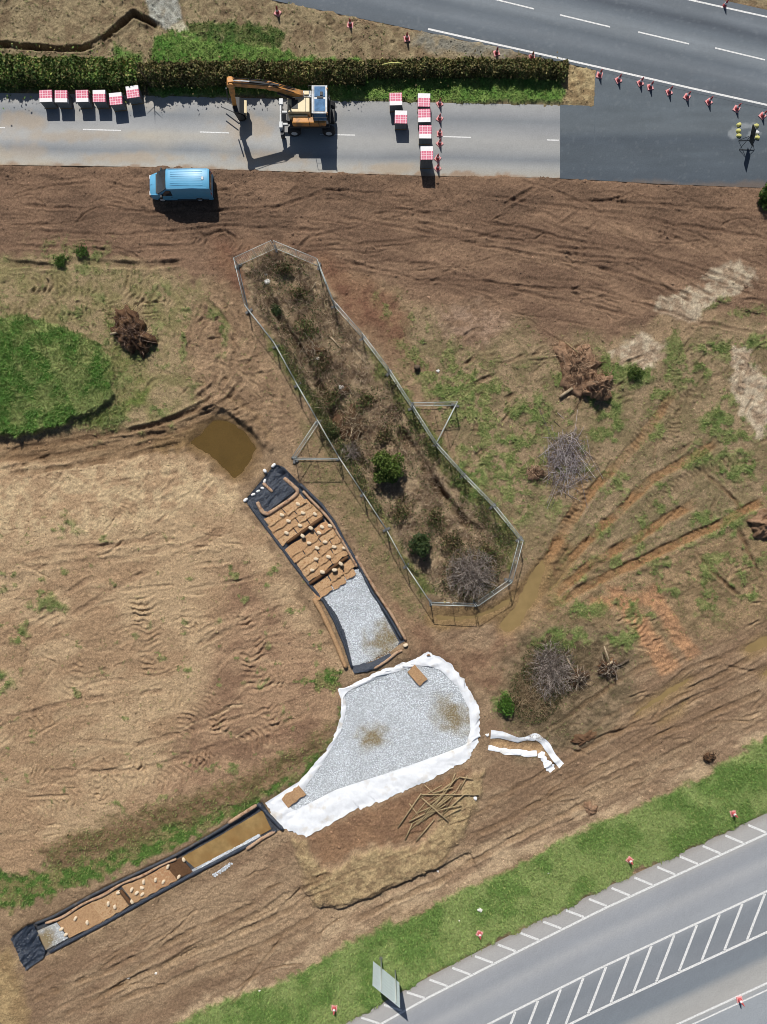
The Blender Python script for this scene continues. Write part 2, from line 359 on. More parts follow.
for pts in ([(605, 585), (622, 585), (680, 668), (660, 676)], [(640, 590), (656, 586), (700, 652), (686, 660)], [(590, 598), (660, 592), (664, 604), (596, 612)]):
    zone(pts, S(190, 138, 98), S(162, 118, 86), sc=6, soft=4, warp=3, wf=3)
# pale bands and patches
zone([(190, 1010), (300, 945), (420, 880), (520, 835), (640, 780), (800, 700), (820, 735), (700, 778), (560, 845), (400, 915), (250, 1005), (170, 1030)], S(186, 156, 126), S(150, 120, 96), sc=12, sx=3, ang=-.5, soft=8, warp=12, rough=.10)
zone([(440, 310), (480, 300), (510, 320), (490, 345), (455, 340)], S(164, 132, 112), S(136, 106, 86), sc=7, soft=10, warp=12)
zone([(138, -60), (170, -60), (181, 20), (166, 30), (150, 16)], S(176, 174, 170), S(146, 142, 136), sc=4, soft=2, warp=2, wf=2, rough=.05, grass=0)
zone([(166, 30), (181, 22), (197, 40), (188, 42)], S(190, 180, 160), None, soft=2, warp=1)
# straw-coloured berm south of the basin
sl, m, d = zone([(292, 838), (306, 842), (322, 868), (345, 862), (375, 845), (398, 848), (420, 846), (448, 812), (468, 775), (484, 770), (478, 800), (458, 842), (438, 868), (404, 880), (372, 895), (340, 908), (316, 904), (306, 880)],
     S(178, 150, 110), S(150, 122, 90), sc=5, soft=4, warp=3, wf=4, h=.28, rough=.12)
zone([(306, 836), (350, 815), (430, 785), (470, 765), (446, 812), (418, 842), (372, 842), (324, 864)], S(150, 112, 84), S(138, 102, 78), sc=14, soft=5, warp=3, rough=.02)
# step down south of the berm
d, s, sd, L = dist_line(U, V, [(300, 888), (318, 906), (340, 909), (372, 897), (404, 882), (440, 866), (470, 852)])
H += np.where(sd > 0, -.26 * np.exp(-np.clip(d - 1 + 2 * w1, 0, None) / 22), 0) * (s > 0.1) * (s < L - .1)
# enclosure (old hedge bank)
zone([(240, 262), (272, 245), (316, 262), (336, 305), (392, 372), (440, 448), (496, 508), (522, 545), (510, 582), (476, 602), (434, 602), (408, 565), (362, 492), (318, 418), (274, 340), (248, 304)],
     S(160, 134, 108), S(128, 104, 82), sc=7, soft=4, warp=4, h=.18, rough=.26, grass=.05)
for pts in ([(262, 330), (290, 350), (330, 420), (378, 500), (420, 575), (404, 570), (360, 495), (315, 420)], [(360, 345), (395, 372), (442, 448), (500, 510), (524, 545), (500, 530), (440, 470), (400, 410)],
            [(400, 560), (440, 590), (420, 600)], [(488, 520), (518, 545), (512, 575), (495, 560)]):
    zone(pts, S(128, 116, 76), S(104, 104, 58), sc=7, soft=4, warp=6, rough=.08, grass=.5)
zone([(300, 420), (330, 425), (395, 540), (430, 620), (410, 620), (350, 530), (300, 470)], S(146, 118, 90), S(128, 110, 78), sc=8, soft=6, warp=4, grass=.12)
zone([(425, 606), (490, 604), (525, 576), (560, 540), (575, 548), (545, 590), (520, 618), (440, 632), (425, 622)], S(150, 118, 80), S(128, 98, 68), sc=6, soft=4, warp=4, wf=3)

# ---- grass
def grass(pts, amt=1.0, a=S(74, 104, 40), b=S(104, 122, 62), **kw):
    k = dict(soft=3, warp=6, wf=5, sc=9, rough=.10); k.update(kw); return zone(pts, a, b, grass=amt, **k)
verge_top = [(150, 1052), (180, 1024), (232, 990), (256, 1004), (300, 968), (323, 957), (366, 934), (416, 914), (456, 890), (512, 869), (562, 840), (622, 814), (672, 790), (698, 776), (767, 738), (900, 670)]
edge_b = [(60, 1190), (150, 1136), (250, 1077), (344, 1024), (430, 976), (512, 934), (600, 890), (680, 853), (767, 813), (900, 752), (1100, 660)]
verge_top = [(60, 1110), (150, 1046), (185, 1022), (232, 996), (275, 985), (323, 957), (366, 934), (416, 914), (456, 890), (512, 869), (562, 840), (622, 814), (672, 790), (698, 776), (767, 738), (900, 670)]
grass(verge_top + edge_b[9::-1], a=S(92, 118, 54), b=S(128, 140, 82), sc=22, warp=4, h=.06)
MOUND = [(-60, 318), (0, 316), (40, 320), (78, 334), (100, 348), (116, 368), (112, 398), (86, 418), (50, 430), (0, 436), (-60, 440)]
sl, m, d = grass(MOUND, a=S(66, 106, 34), b=S(134, 138, 84), sc=13, thr=(.40, .66), soft=2, warp=5, wf=4)
south = sstep(350, 420, V[sl])
H[sl] += (1 - sstep(-2.5, 2.0, d)) * .62 * south + (1 - sstep(-30, 4, d)) * .55 * (1 - south)
zone([(80, 425), (118, 405), (150, 385), (145, 400), (118, 420), (96, 430)], S(124, 122, 72), S(110, 118, 56), sc=6, soft=5, warp=6, grass=.7)
zone([(108, 335), (140, 345), (150, 380), (120, 400), (112, 370)], S(144, 128, 88), S(124, 120, 70), sc=6, soft=6, warp=8, grass=.3)
for pts in ([(-60, 868), (30, 872), (70, 866), (110, 850), (160, 838), (205, 815), (258, 792), (300, 768), (330, 735), (346, 700), (342, 735), (318, 765), (265, 805), (215, 828), (165, 852), (110, 874), (60, 892), (22, 912), (-60, 900)],
            [(322, 668), (345, 672), (342, 690), (318, 685), (300, 682)], [(90, 862), (150, 826), (200, 808), (210, 822), (140, 848)]):
    grass(pts, .75, warp=8, wf=9, a=S(74, 104, 38), b=S(128, 114, 76), thr=(.42, .6), sc=7)
zone([(40, 850), (120, 815), (230, 780), (300, 745), (330, 720), (320, 750), (260, 795), (150, 835), (60, 870)], S(130, 100, 76), S(112, 92, 62), sc=6, soft=7, warp=8, rough=.2, grass=.3)
# verges by the hedge
grass([(150, 62), (158, 36), (185, 30), (240, 40), (300, 56), (360, 62), (360, 98), (150, 95)], a=S(76, 118, 38), b=S(108, 132, 60), warp=4, h=.1)
grass([(112, 62), (118, 46), (140, 52), (146, 70), (140, 90), (112, 80)], .9, a=S(84, 118, 46), warp=4)
grass([(185, 26), (225, 22), (285, 32), (280, 48), (200, 44)], .7, a=S(64, 88, 36), b=S(104, 104, 62), warp=5, rough=.2)
grass([(-60, 62), (140, 66), (142, 93), (-60, 91)], .8, a=S(84, 104, 46), b=S(108, 112, 60))
grass([(330, 76), (566, 74), (568, 103), (330, 101)], a=S(88, 124, 46), b=S(112, 134, 62), warp=1, wf=2, h=.05)
zone([(566, 58), (590, 64), (597, 70), (597, 106), (560, 108)], S(176, 152, 112), S(146, 120, 86), sc=6, soft=3, warp=3, rough=.12)
zone([(430, 30), (500, 46), (520, 54), (500, 60), (440, 54), (410, 44)], S(132, 126, 118), S(150, 134, 112), sc=6, soft=6, warp=5)
# scattered green over the right-hand scrub, banks and field
def scatter(pts, thr, amt, sc=18, seed=5, a=S(104, 112, 62), b=S(132, 128, 82)):
    sl, m, d = pmask(pts, 16, 10, 4)
    m = m * sstep(thr, thr + .08, fbm(U[sl], V[sl], sc, 4, seed, gain=.65)); mixc(sl, m * .85, a, b, 6, 3); GR[sl] = np.maximum(GR[sl], m * amt); H[sl] += m * .05
scatter([(400, 350), (520, 370), (600, 350), (690, 320), (767, 310), (800, 560), (700, 580), (610, 560), (540, 500), (500, 490), (430, 410)], .575, .9)
scatter([(560, 560), (767, 520), (767, 590), (640, 640), (540, 640)], .60, .8, 14, 9)
scatter([(380, 300), (430, 320), (520, 400), (560, 470), (520, 540), (450, 440)], .53, .9, 12, 15)
scatter([(0, 255), (200, 285), (240, 340), (180, 420), (110, 440), (0, 310)], .60, .5, 14, 19)
scatter([(0, 500), (320, 560), (330, 740), (0, 860)], .68, .7, 12, 21)
scatter([(40, 245), (120, 248), (120, 270), (40, 268)], .5, .9, 8, 27)
for cx, cy, rx, ry in ((632, 372, 22, 16), (712, 350, 18, 10), (700, 300, 26, 10), (610, 420, 14, 26), (722, 420, 26, 14), (735, 468, 22, 18), (695, 455, 18, 16), (600, 385, 18, 12), (530, 410, 22, 12), (560, 640, 34, 10), (620, 640, 16, 10), (505, 700, 9, 18),
                       (72, 524, 10, 6), (48, 606, 20, 8), (24, 640, 8, 10), (5, 680, 8, 8), (470, 480, 18, 22), (510, 440, 14, 8), (452, 395, 22, 12), (745, 590, 14, 12), (720, 520, 30, 14), (758, 345, 14, 8), (590, 610, 20, 8), (630, 605, 14, 8)):
    t = np.linspace(0, 2 * math.pi, 14, endpoint=False)
    pts = [(cx + rx * math.cos(q), cy + ry * math.sin(q)) for q in t]
    sl, m, d = pmask(pts, 5, 9, 6); m = m * sstep(.34, .5, fbm(U[sl], V[sl], 7, 3, int(cx)))
    mixc(sl, m * .9, S(92, 108, 54), S(120, 124, 74), 6, 3); GR[sl] = np.maximum(GR[sl], m * .95); H[sl] += m * .08

for pts in ([(733, 350), (747, 348), (766, 385), (768, 432), (757, 440), (741, 412), (732, 378)], [(612, 352), (640, 330), (668, 345), (650, 368), (625, 365)],
            [(655, 300), (700, 285), (740, 268), (752, 285), (715, 302), (690, 322), (660, 318)], [(700, 275), (740, 262), (760, 275), (735, 290)]):
    zone(pts, S(190, 170, 149), S(160, 134, 113), sc=6, soft=3, warp=4, wf=6, rough=.05, grass=0)
# ---- ruts, tracks, ditches
def rut(pts, w, dep, lip=.35, col=None, amt=.6, tread=None, wob=2.0):
    sl = crop(pts, w * 3 + 10)
    d, s, sd, L = dist_line(U[sl] + W1[sl] * wob * 2 + w1[sl] * wob, V[sl] + W2[sl] * wob * 2 + w2[sl] * wob, pts)
    el = min(14, L * .35); dep = dep * .72
    end = sstep(0, el, s) * sstep(0, el, L - s) * (0.35 + .9 * vn(s / 20, s * 0 + pts[0][0] * .37, 3)) * (.55 + .7 * sstep(.36, .56, fbm(U[sl], V[sl], 15, 2, 63)))
    body = 1 - sstep(w * .35, w * .62, d); ridge = np.exp(-((d - w * .8) / (w * .28)) ** 2)
    H[sl] += end * (-dep * body + dep * lip * ridge)
    if tread:
        pitch, amp = tread
        ph = s + np.abs(d) * .35 + w2[sl] * 3
        H[sl] += amp * np.sin(2 * math.pi * ph / pitch) * (1 - sstep(w * .42, w * .55, d)) * end * sstep(.22, .42, fbm(U[sl], V[sl], 22, 2, 61))
    if col is not None: mixc(sl, np.clip(body * end * amt, 0, 1), col)
    GR[sl] *= 1 - np.clip(body * end, 0, 1) * .8
def rnd_in(pts, n):
    p = np.array(pts, float); lo = p.min(0); hi = p.max(0); out = []
    tot = 0
    while tot < n:
        q = lo + RNG.random((n * 2, 2)) * (hi - lo)
        q = q[sdf_poly(q[:, 0].astype(np.float32), q[:, 1].astype(np.float32), pts) < 0]; out.append(q); tot += len(q)
    return np.concatenate(out)[:n]
def scratches(poly, n, ang, jit, ln, w, dep, col=None, amt=.4, bend=.25):
    for q_ in rnd_in(poly, n):
        a_ = (ang(q_) if callable(ang) else ang) + random.gauss(0, jit); l_ = random.uniform(*ln); b_ = random.gauss(0, bend); p_ = []
        for t in np.linspace(-.5, .5, 5): p_.append((q_[0] + math.cos(a_ + b_ * t) * l_ * t, q_[1] + math.sin(a_ + b_ * t) * l_ * t))
        ww = random.uniform(*w); rut(p_, ww, random.uniform(*dep), random.uniform(.3, 1.1), col, amt * random.random(), None, 1.6)
MUD = S(126, 96, 70); LT = S(188, 158, 126)
for q_ in rnd_in([(10, 520), (180, 500), (300, 650), (290, 710), (130, 800), (10, 840)], 22):
    a_ = random.choice((-.25, -.3, 1.3, -.9, .2)) + random.gauss(0, .2); l_ = random.uniform(22, 60) / 2
    rut([(q_[0] - math.cos(a_) * l_, q_[1] - math.sin(a_) * l_), (q_[0] + math.cos(a_) * l_, q_[1] + math.sin(a_) * l_)], random.uniform(9, 20), .015, .2, None, 0, (random.uniform(4.4, 6), .085), 3)
TOPZ = [(0, 178), (767, 195), (767, 330), (680, 300), (560, 330), (430, 295), (330, 258), (230, 250), (0, 250)]
scratches(TOPZ, 150, lambda q_: .03 + .28 * float(sstep(380, 640, q_[0])),   .14, (24, 120), (1.8, 3.2), (.02, .07), S(106, 80, 64), .6)
scratches(TOPZ, 26, lambda q_: -.35 + .2 * random.random(), .4, (20, 60), (2.0, 4.0), (.05, .12), S(104, 78, 62), .6, .8)
scratches([(0, 480), (190, 455), (320, 660), (300, 730), (120, 840), (0, 870)], 120, -.22, .30, (14, 70), (2.0, 4.2), (.03, .08), S(196, 164, 130), .5)
scratches([(0, 480), (190, 455), (320, 660), (300, 730), (120, 840), (0, 870)], 40, -.9, .6, (10, 40), (2.0, 4.0), (.03, .08), S(148, 114, 88), .5)
scratches([(30, 1010), (40, 975), (280, 850), (480, 790), (767, 625), (767, 735), (430, 890), (200, 1005)], 95, -.47, .16, (20, 110), (1.8, 3.8), (.02, .08), MUD, .6)
scratches([(500, 640), (767, 560), (767, 730), (560, 800)], 50, -.45, .5, (10, 50), (2.0, 4.0), (.05, .14), S(176, 144, 112), .5)
scratches([(430, 320), (560, 350), (767, 340), (767, 590), (560, 590), (480, 480)], 110, -.9, .6, (10, 45), (2.0, 4.5), (.05, .14), S(128, 100, 76), .6)
scratches([(0, 265), (200, 285), (300, 430), (200, 405), (140, 420), (120, 330), (0, 312)], 70, .2, .8, (10, 40), (2.0, 4.0), (.04, .12), S(168, 138, 106), .5)
scratches([(0, 448), (190, 412), (250, 400), (262, 440), (190, 445), (0, 472)], 36, -.2, .2, (20, 70), (2.0, 4.5), (.03, .08), MUD, .7)
scratches([(0, 0), (270, 0), (420, 34), (380, 56), (0, 42)], 60, .2, 1.2, (6, 26), (2, 4), (.04, .10), S(168, 146, 114), .5)
scratches([(310, 820), (470, 770), (430, 850), (330, 870)], 14, -.5, .5, (10, 30), (2, 3), (.02, .05), S(168, 130, 98), .4)

for p in ([(0, 462), (60, 455), (130, 440), (200, 425)], [(0, 452), (80, 440), (150, 425), (205, 408), (228, 398)], [(0, 476), (90, 464), (150, 450), (185, 442)], [(60, 470), (120, 452), (180, 432)]):
    rut(p, 5, .10, .5, MUD, .8)
for p in ([(512, 606), (540, 570), (566, 530), (592, 490), (640, 440), (676, 390)], [(522, 612), (560, 572), (600, 528), (655, 478), (720, 440)], [(532, 612), (590, 566), (640, 535), (700, 500)], [(524, 600), (552, 548), (572, 512), (584, 478)], [(540, 612), (600, 580), (650, 556), (767, 500)]):
    rut(p, 9, .15, .5, S(150, 110, 72), .95, (4.5, .02))
for p in ([(675, 338), (677, 390), (672, 446)], [(640, 512), (700, 470), (767, 452)], [(600, 440), (580, 500), (560, 540)], [(700, 380), (650, 420), (610, 480)]): rut(p, 12, .05, .3, S(140, 114, 86), .35, (4.6, .06))
for p in ([(700, 470), (735, 500), (742, 520)], [(735, 520), (752, 560), (766, 590)], [(755, 470), (740, 440)], [(690, 545), (720, 580), (745, 600)]): rut(p, 4, .16, .6, MUD, .6)
for p in ([(480, 806), (560, 764), (640, 718), (767, 648)], [(470, 838), (560, 792), (660, 735), (767, 690)], [(500, 800), (600, 738), (680, 690), (767, 625)], [(60, 1018), (200, 944), (330, 872), (300, 880)],
          [(80, 1004), (180, 958), (300, 905)], [(30, 1000), (120, 965), (260, 900)], [(350, 925), (440, 880), (520, 836), (600, 795)], [(630, 712), (690, 668), (767, 640)], [(600, 740), (680, 705), (767, 665)], [(560, 720), (640, 668), (700, 648)], [(90, 1012), (160, 985), (250, 950), (320, 915)]):
    rut(p, 5, .10, .7, MUD, .5)
for p in ([(645, 605), (672, 664)], [(612, 590), (668, 668)], [(600, 606), (660, 598)]): rut(p, 12, .06, .3, None, 0, (5, .06))
for p in ([(440, 868), (520, 832), (600, 790), (700, 745)], [(120, 990), (240, 930), (300, 890)]): rut(p, 12, .07, .3, LT, .3, (5, .03))
for p in ([(0, 570), (110, 560), (190, 545), (230, 525)], [(90, 548), (150, 538), (170, 530)], [(0, 560), (60, 548), (180, 540)], [(20, 660), (80, 610), (130, 580), (230, 530)], [(0, 640), (60, 598), (100, 575)],
          [(60, 740), (140, 745), (230, 720), (300, 700)], [(40, 770), (130, 772), (240, 740), (310, 712)], [(190, 650), (240, 625), (300, 600)], [(0, 720), (80, 700), (170, 690)], [(240, 690), (270, 640), (262, 590)]):
    rut(p, 5, .07, .6, S(150, 116, 90), .4)
for p, w in (([(142, 590), (150, 640), (158, 682)], 26), ([(150, 570), (185, 562)], 16), ([(205, 625), (245, 618)], 20), ([(240, 610), (262, 660)], 18), ([(210, 520), (225, 560)], 14), ([(10, 820), (90, 790), (160, 770)], 22), ([(150, 786), (230, 750), (290, 722)], 20),
             ([(20, 285), (120, 292)], 16), ([(0, 308), (90, 312)], 12), ([(120, 290), (180, 300)], 18), ([(250, 640), (262, 700)], 26), ([(262, 700), (290, 735)], 20), ([(100, 640), (60, 700)], 16), ([(20, 730), (60, 712)], 14)):
    rut(p, w, .02, .2, None, 0, (6.0, .085), 3)
for p in ([(330, 215), (450, 238), (600, 268), (767, 318)], [(380, 205), (520, 228), (680, 262), (767, 292)], [(440, 270), (560, 300), (640, 318)], [(480, 195), (640, 218), (767, 240)], [(530, 250), (650, 262), (720, 300)], [(500, 285), (600, 290), (690, 320), (767, 336)],
          [(0, 230), (120, 235), (230, 226), (330, 232)], [(20, 205), (150, 212), (300, 206)], [(0, 245), (100, 250), (200, 245)], [(230, 222), (330, 190), (420, 198)], [(560, 200), (650, 205), (767, 212)], [(410, 222), (560, 248), (640, 250)], [(340, 260), (420, 280), (500, 282)]):
    rut(p, 3.4, .08, .7, S(110, 82, 66), .5)
for p in ([(640, 215), (680, 245)], [(600, 205), (660, 190)], [(140, 228), (260, 246)], [(560, 270), (600, 230)]): rut(p, 14, .03, .3, None, 0, (5, .05))
rut([(-20, 44), (0, 45), (60, 49), (84, 50), (108, 36), (134, 14), (150, 22), (166, 29)], 6, .75, .2, S(86, 70, 54), .7, wob=1.2)
rut([(394, 424), (420, 462), (440, 492), (464, 522), (486, 536)], 9, .8, .3, S(94, 74, 54), .7)
rut([(262, 282), (276, 312), (300, 350), (322, 392), (345, 440), (372, 478)], 8, .55, .4, S(92, 76, 54), .7)
for p in ([(120, 432), (170, 420), (208, 402), (232, 372), (236, 330), (220, 296)], [(100, 442), (165, 432), (214, 412), (246, 380), (252, 340), (236, 306)], [(190, 405), (215, 385), (222, 350), (212, 318)]): rut(p, 5, .12, .8, S(130, 102, 78), .5, (5, .03))
sl, m, d = pmask(chaikin([(196, 414), (206, 402), (224, 398), (246, 410), (266, 430), (276, 452), (262, 446), (248, 428), (228, 414), (210, 412)]), 4, 3, 3); H[sl] += m * (.12 + .35 * fbm(U[sl], V[sl], 5, 3, 141)); mixc(sl, m * .6, S(128, 100, 78), S(152, 122, 96), 6, 3)
rut([(204, 296), (236, 334)], 4, .12, .6, S(104, 110, 58), .6)
for p in ([(196, 416), (214, 408), (240, 424), (262, 446)], [(60, 262), (140, 266), (190, 262)], [(0, 262), (60, 268)]): rut(p, 6, .18, .7, S(108, 84, 64), .5)

rg = np.abs(fbm(U, V, 9, 3, 131, gain=.65) - .5) * 2; pg = sstep(.48, .62, fbm(U, V, 40, 3, 137)); H += .10 * (rg - .35) * pg * np.clip(1 - GR, 0, 1)
# ---- wet places: the ground dips below a flat water sheet
WATER = []
def dip(pts, depth, level, mat, name, label=None, wet=None, soft=7):
    pts = chaikin(pts)
    sl, m, d = pmask(pts, soft, 1.5, 2.0, 20)
    base = -0.02
    H[sl] = H[sl] * (1 - m) + (base + level - depth * sstep(0, 12, -d) + (MED[sl] - .5) * .05) * m
    mixc(sl, np.clip(m * .95, 0, 1), wet if wet is not None else S(146, 116, 76)); GR[sl] *= 1 - m
    WATER.append((pts, base + level + .015, mat, name))
zone(chaikin([(150, 440), (190, 428), (206, 424), (204, 452), (185, 450), (160, 452)]), S(140, 110, 74), S(124, 96, 66), sc=8, soft=6, warp=4)
dip([(184, 444), (196, 432), (208, 420), (222, 417), (238, 424), (258, 442), (254, 462), (242, 474), (232, 481), (222, 470), (210, 458), (196, 450)], .25, -.30, 'pond', 'pond', wet=S(120, 92, 56))
dip([(496, 622), (512, 606), (522, 588), (530, 568), (542, 556), (550, 566), (543, 590), (532, 612), (514, 634), (500, 634)], .12, -.14, 'puddle', 'puddle')
dip([(544, 590), (558, 576), (572, 560), (576, 564), (562, 584), (548, 598)], .10, -.14, 'puddle', 'puddle')
dip([(432, 612), (456, 614), (480, 610), (500, 600), (516, 590), (516, 602), (496, 614), (470, 624), (434, 624)], .10, -.12, 'puddle', 'puddle')
dip([(632, 714), (650, 698), (676, 680), (694, 676), (690, 686), (664, 702), (640, 716)], .10, -.14, 'puddle', 'puddle')
dip([(656, 722), (676, 708), (688, 700), (684, 712), (662, 726)], .10, -.14, 'puddle', 'puddle')
dip([(740, 650), (756, 638), (790, 622), (790, 640), (764, 652), (748, 658)], .10, -.13, 'puddle', 'puddle')
dip([(758, 672), (780, 660), (784, 672), (766, 682)], .10, -.13, 'puddle', 'puddle')
zone([(-20, 945), (8, 950), (20, 975), (30, 1010), (36, 1040), (10, 1040), (-20, 1030)], S(172, 142, 100), S(150, 120, 84), sc=9, soft=6, warp=3, rough=.03)
# ---- lined channels and the gravel basin: shallow recesses
def recess(pts, depth, soft=4):
    sl, m, d = pmask(pts, soft, 0, 0, 20)
    H[sl] = H[sl] * (1 - m) + (-depth) * m; GR[sl] *= 1 - m
    sl, m, d = pmask([(p[0], p[1]) for p in pts], soft + 6, 0, 0, 20); GR[sl] *= 1 - m * .6
CH1 = [(245, 500), (274, 465), (304, 488), (334, 523), (356, 562), (385, 610), (404, 641), (384, 658), (352, 671), (334, 621), (306, 581), (284, 551), (268, 530)]
BAS_OUT = [(266, 802), (299, 781), (324.5, 752.4), (332, 742), (339.5, 721), (342.5, 704.5), (338.6, 689.5), (350, 686.5), (380, 670), (413, 659.5), (428, 651.4), (455, 667), (467, 685), (480, 709), (480, 736), (470, 758.4), (425, 782.4), (392, 796), (350, 812.4), (332, 823), (306.5, 836.4), (282.5, 829), (272, 817)]
CH2_T = [(12, 936), (26, 926), (52, 916), (92, 894), (122, 879), (172, 856), (216, 831), (262, 802)]
CH2_B = [(28, 968), (36, 962), (66, 945), (106, 924), (150, 899), (190, 877), (236, 853), (280, 830)]
def flatten(pts, k, level, soft=6):
    p = np.array(pts, float); c_ = p.mean(0); sl, m, d = pmask([tuple(q_) for q_ in c_ + (p - c_) * k], soft, 0, 0, 30); H[sl] = H[sl] * (1 - m) + (level + (MED[sl] - .5) * .06) * m
flatten(BAS_OUT, 1.06, .05); flatten(CH1, 1.04, .04, 4)
recess(CH1, .22); recess(BAS_OUT, .16, 5); recess(CH2_T + CH2_B[::-1], .20, 3)
recess([(492, 738), (545, 742), (548, 756), (520, 750), (490, 746)], .15)
zone([(490, 737), (520, 742), (543, 741), (549, 756), (522, 750), (490, 746)], S(184, 146, 106), S(160, 124, 90), sc=5, soft=2, warp=1, wf=1)
# ---- flat beds under the roads
def bed(pts, soft=3):
    sl, m, d = pmask(pts, soft, 0, 2.6, 14); H[sl] = H[sl] * (1 - m) + (-.06) * m; GR[sl] *= 1 - m
main_lo = [(-100, -74), (150, -26), (285, 3), (430, 33), (497, 48), (560, 62), (620, 76), (767, 109), (950, 151), (1200, 208)]
main_hi = [(-100, -170), (150, -126), (430, -62), (560, -36), (690, -7), (767, 10), (950, 52), (1200, 108)]
old_t = [(-400, 91), (0, 93), (100, 94.5), (200, 97), (400, 102), (560, 105)]
old_b = [(-400, 163), (0, 165), (150, 167), (270, 171), (430, 176), (560, 178)]
jun_t = [(560, 104.5), (594, 106), (595, 69), (620, 75), (767, 108), (950, 150), (1200, 207)]
jun_b = [(560, 178.5), (610, 181), (660, 184), (767, 188), (950, 196), (1200, 206.5)]
for t, b in ((main_hi, main_lo), (old_t, old_b), (jun_t, jun_b)): bed(t + b[::-1])
bed(edge_b + [(1100, 1500), (60, 1700)])
H[:] = np.clip(H, -1.0, 1.2)
far = (U < -60) | (U > 830) | (V < -70) | (V > 1100); H[far] *= .5
lum = (C @ np.array((.3, .55, .15), np.float32))[..., None]
C[:] = (C * .82 + lum * .18) * np.array((1.36, 1.40, 1.28), np.float32)
g2 = np.clip(GR, 0, 1)[..., None]; C[:] = C * (1 + .16 * g2 * np.array((.8, 1.2, .4), np.float32))
C[:] = np.clip(C * (0.86 + .24 * FINE[..., None] + .34 * WN2[..., None]), 0.01, .9)
H += WN * .02 * np.clip(1 - GR, 0, 1)

def hz(px, py):                     # ground height at picture-ground point
    i = int(np.clip(np.searchsorted(AU, px) - 1, 0, NX - 2)); j = int(np.clip(np.searchsorted(AV, py) - 1, 0, NY - 2))
    fx = (px - AU[i]) / (AU[i + 1] - AU[i]); fy = (py - AV[j]) / (AV[j + 1] - AV[j])
    return float((H[j, i] * (1 - fx) + H[j, i + 1] * fx) * (1 - fy) + (H[j + 1, i] * (1 - fx) + H[j + 1, i + 1] * fx) * fy)
def hzv(px, py):
    i = np.clip(np.searchsorted(AU, px) - 1, 0, NX - 2); j = np.clip(np.searchsorted(AV, py) - 1, 0, NY - 2)
    fx = np.clip((px - AU[i]) / (AU[i + 1] - AU[i]), 0, 1); fy = np.clip((py - AV[j]) / (AV[j + 1] - AV[j]), 0, 1)
    return (H[j, i] * (1 - fx) + H[j, i + 1] * fx) * (1 - fy) + (H[j + 1, i] * (1 - fx) + H[j + 1, i + 1] * fx) * fy
def at(px, py, dz=0.0):             # world point standing on the ground
    x, y = P2(px, py); return Vector((x, y, hz(px, py) + dz))

idx = np.arange(NX * NY).reshape(NY, NX)
F = np.stack([idx[1:, :-1], idx[1:, 1:], idx[:-1, 1:], idx[:-1, :-1]], -1).reshape(-1, 4)
VV = np.stack([(U - 383.5) / 12, (512 - V) / 12, H], -1).reshape(-1, 3)
tag(link('ground', np_mesh('ground', VV, F, C.reshape(-1, 3), True), M['ground']), kind='structure')

# ------------------------------------------------------------------ strips: roads, water, liners
def resample(pts, n):
    p = np.array(pts, float); L = np.r_[0, np.cumsum(np.hypot(*np.diff(p, axis=0).T))]
    t = np.linspace(0, L[-1], n); return np.stack([np.interp(t, L, p[:, 0]), np.interp(t, L, p[:, 1])], -1)
def byx(pts, xs):
    p = np.array(pts, float); return np.stack([xs, np.interp(xs, p[:, 0], p[:, 1])], -1)
def strip_mesh(name, A, B, m, zf, colf=None, smooth=True):
    n = len(A); t = np.linspace(0, 1, m)[None, :, None]
    Q = A[:, None, :] * (1 - t) + B[:, None, :] * t
    u, v = Q[..., 0], Q[..., 1]; z = zf(u, v)
    V3 = np.stack([(u - 383.5) / 12, (512 - v) / 12, z + 0 * u], -1).reshape(-1, 3)
    ix = np.arange(n * m).reshape(n, m)
    F = np.stack([ix[:-1, 1:], ix[1:, 1:], ix[1:, :-1], ix[:-1, :-1]], -1).reshape(-1, 4)
    a = V3[F[0, 1]] - V3[F[0, 0]]; b = V3[F[0, 2]] - V3[F[0, 0]]
    if np.cross(a, b)[2] < 0: F = F[:, ::-1]
    return np_mesh(name, V3, F, None if colf is None else colf(u, v).reshape(-1, 3), smooth)
def lerpc(x, stops):
    xs = [s_[0] for s_ in stops]; cs = np.array([s_[1] for s_ in stops])
    return np.stack([np.interp(x, xs, cs[:, k]) for k in range(3)], -1)
def mott(u, v, amt=.12, ang=0.0, sx=4, seed=51):
    a = fbm(u, v, 14, 4, seed, sx, 1, ang); b = fbm(u, v, 3, 2, seed + 9)
    return (1 + amt * 2 * (a - .5) + .10 * (b - .5))[..., None]
def road(name, t, b, x0, x1, z, colf, n=300, m=50):
    xs = np.linspace(x0, x1, n)
    return tag(link(name, strip_mesh(name, byx(t, xs), byx(b, xs), m, lambda u, v: z + 0 * u, colf, False), M['asphalt']), kind='structure')

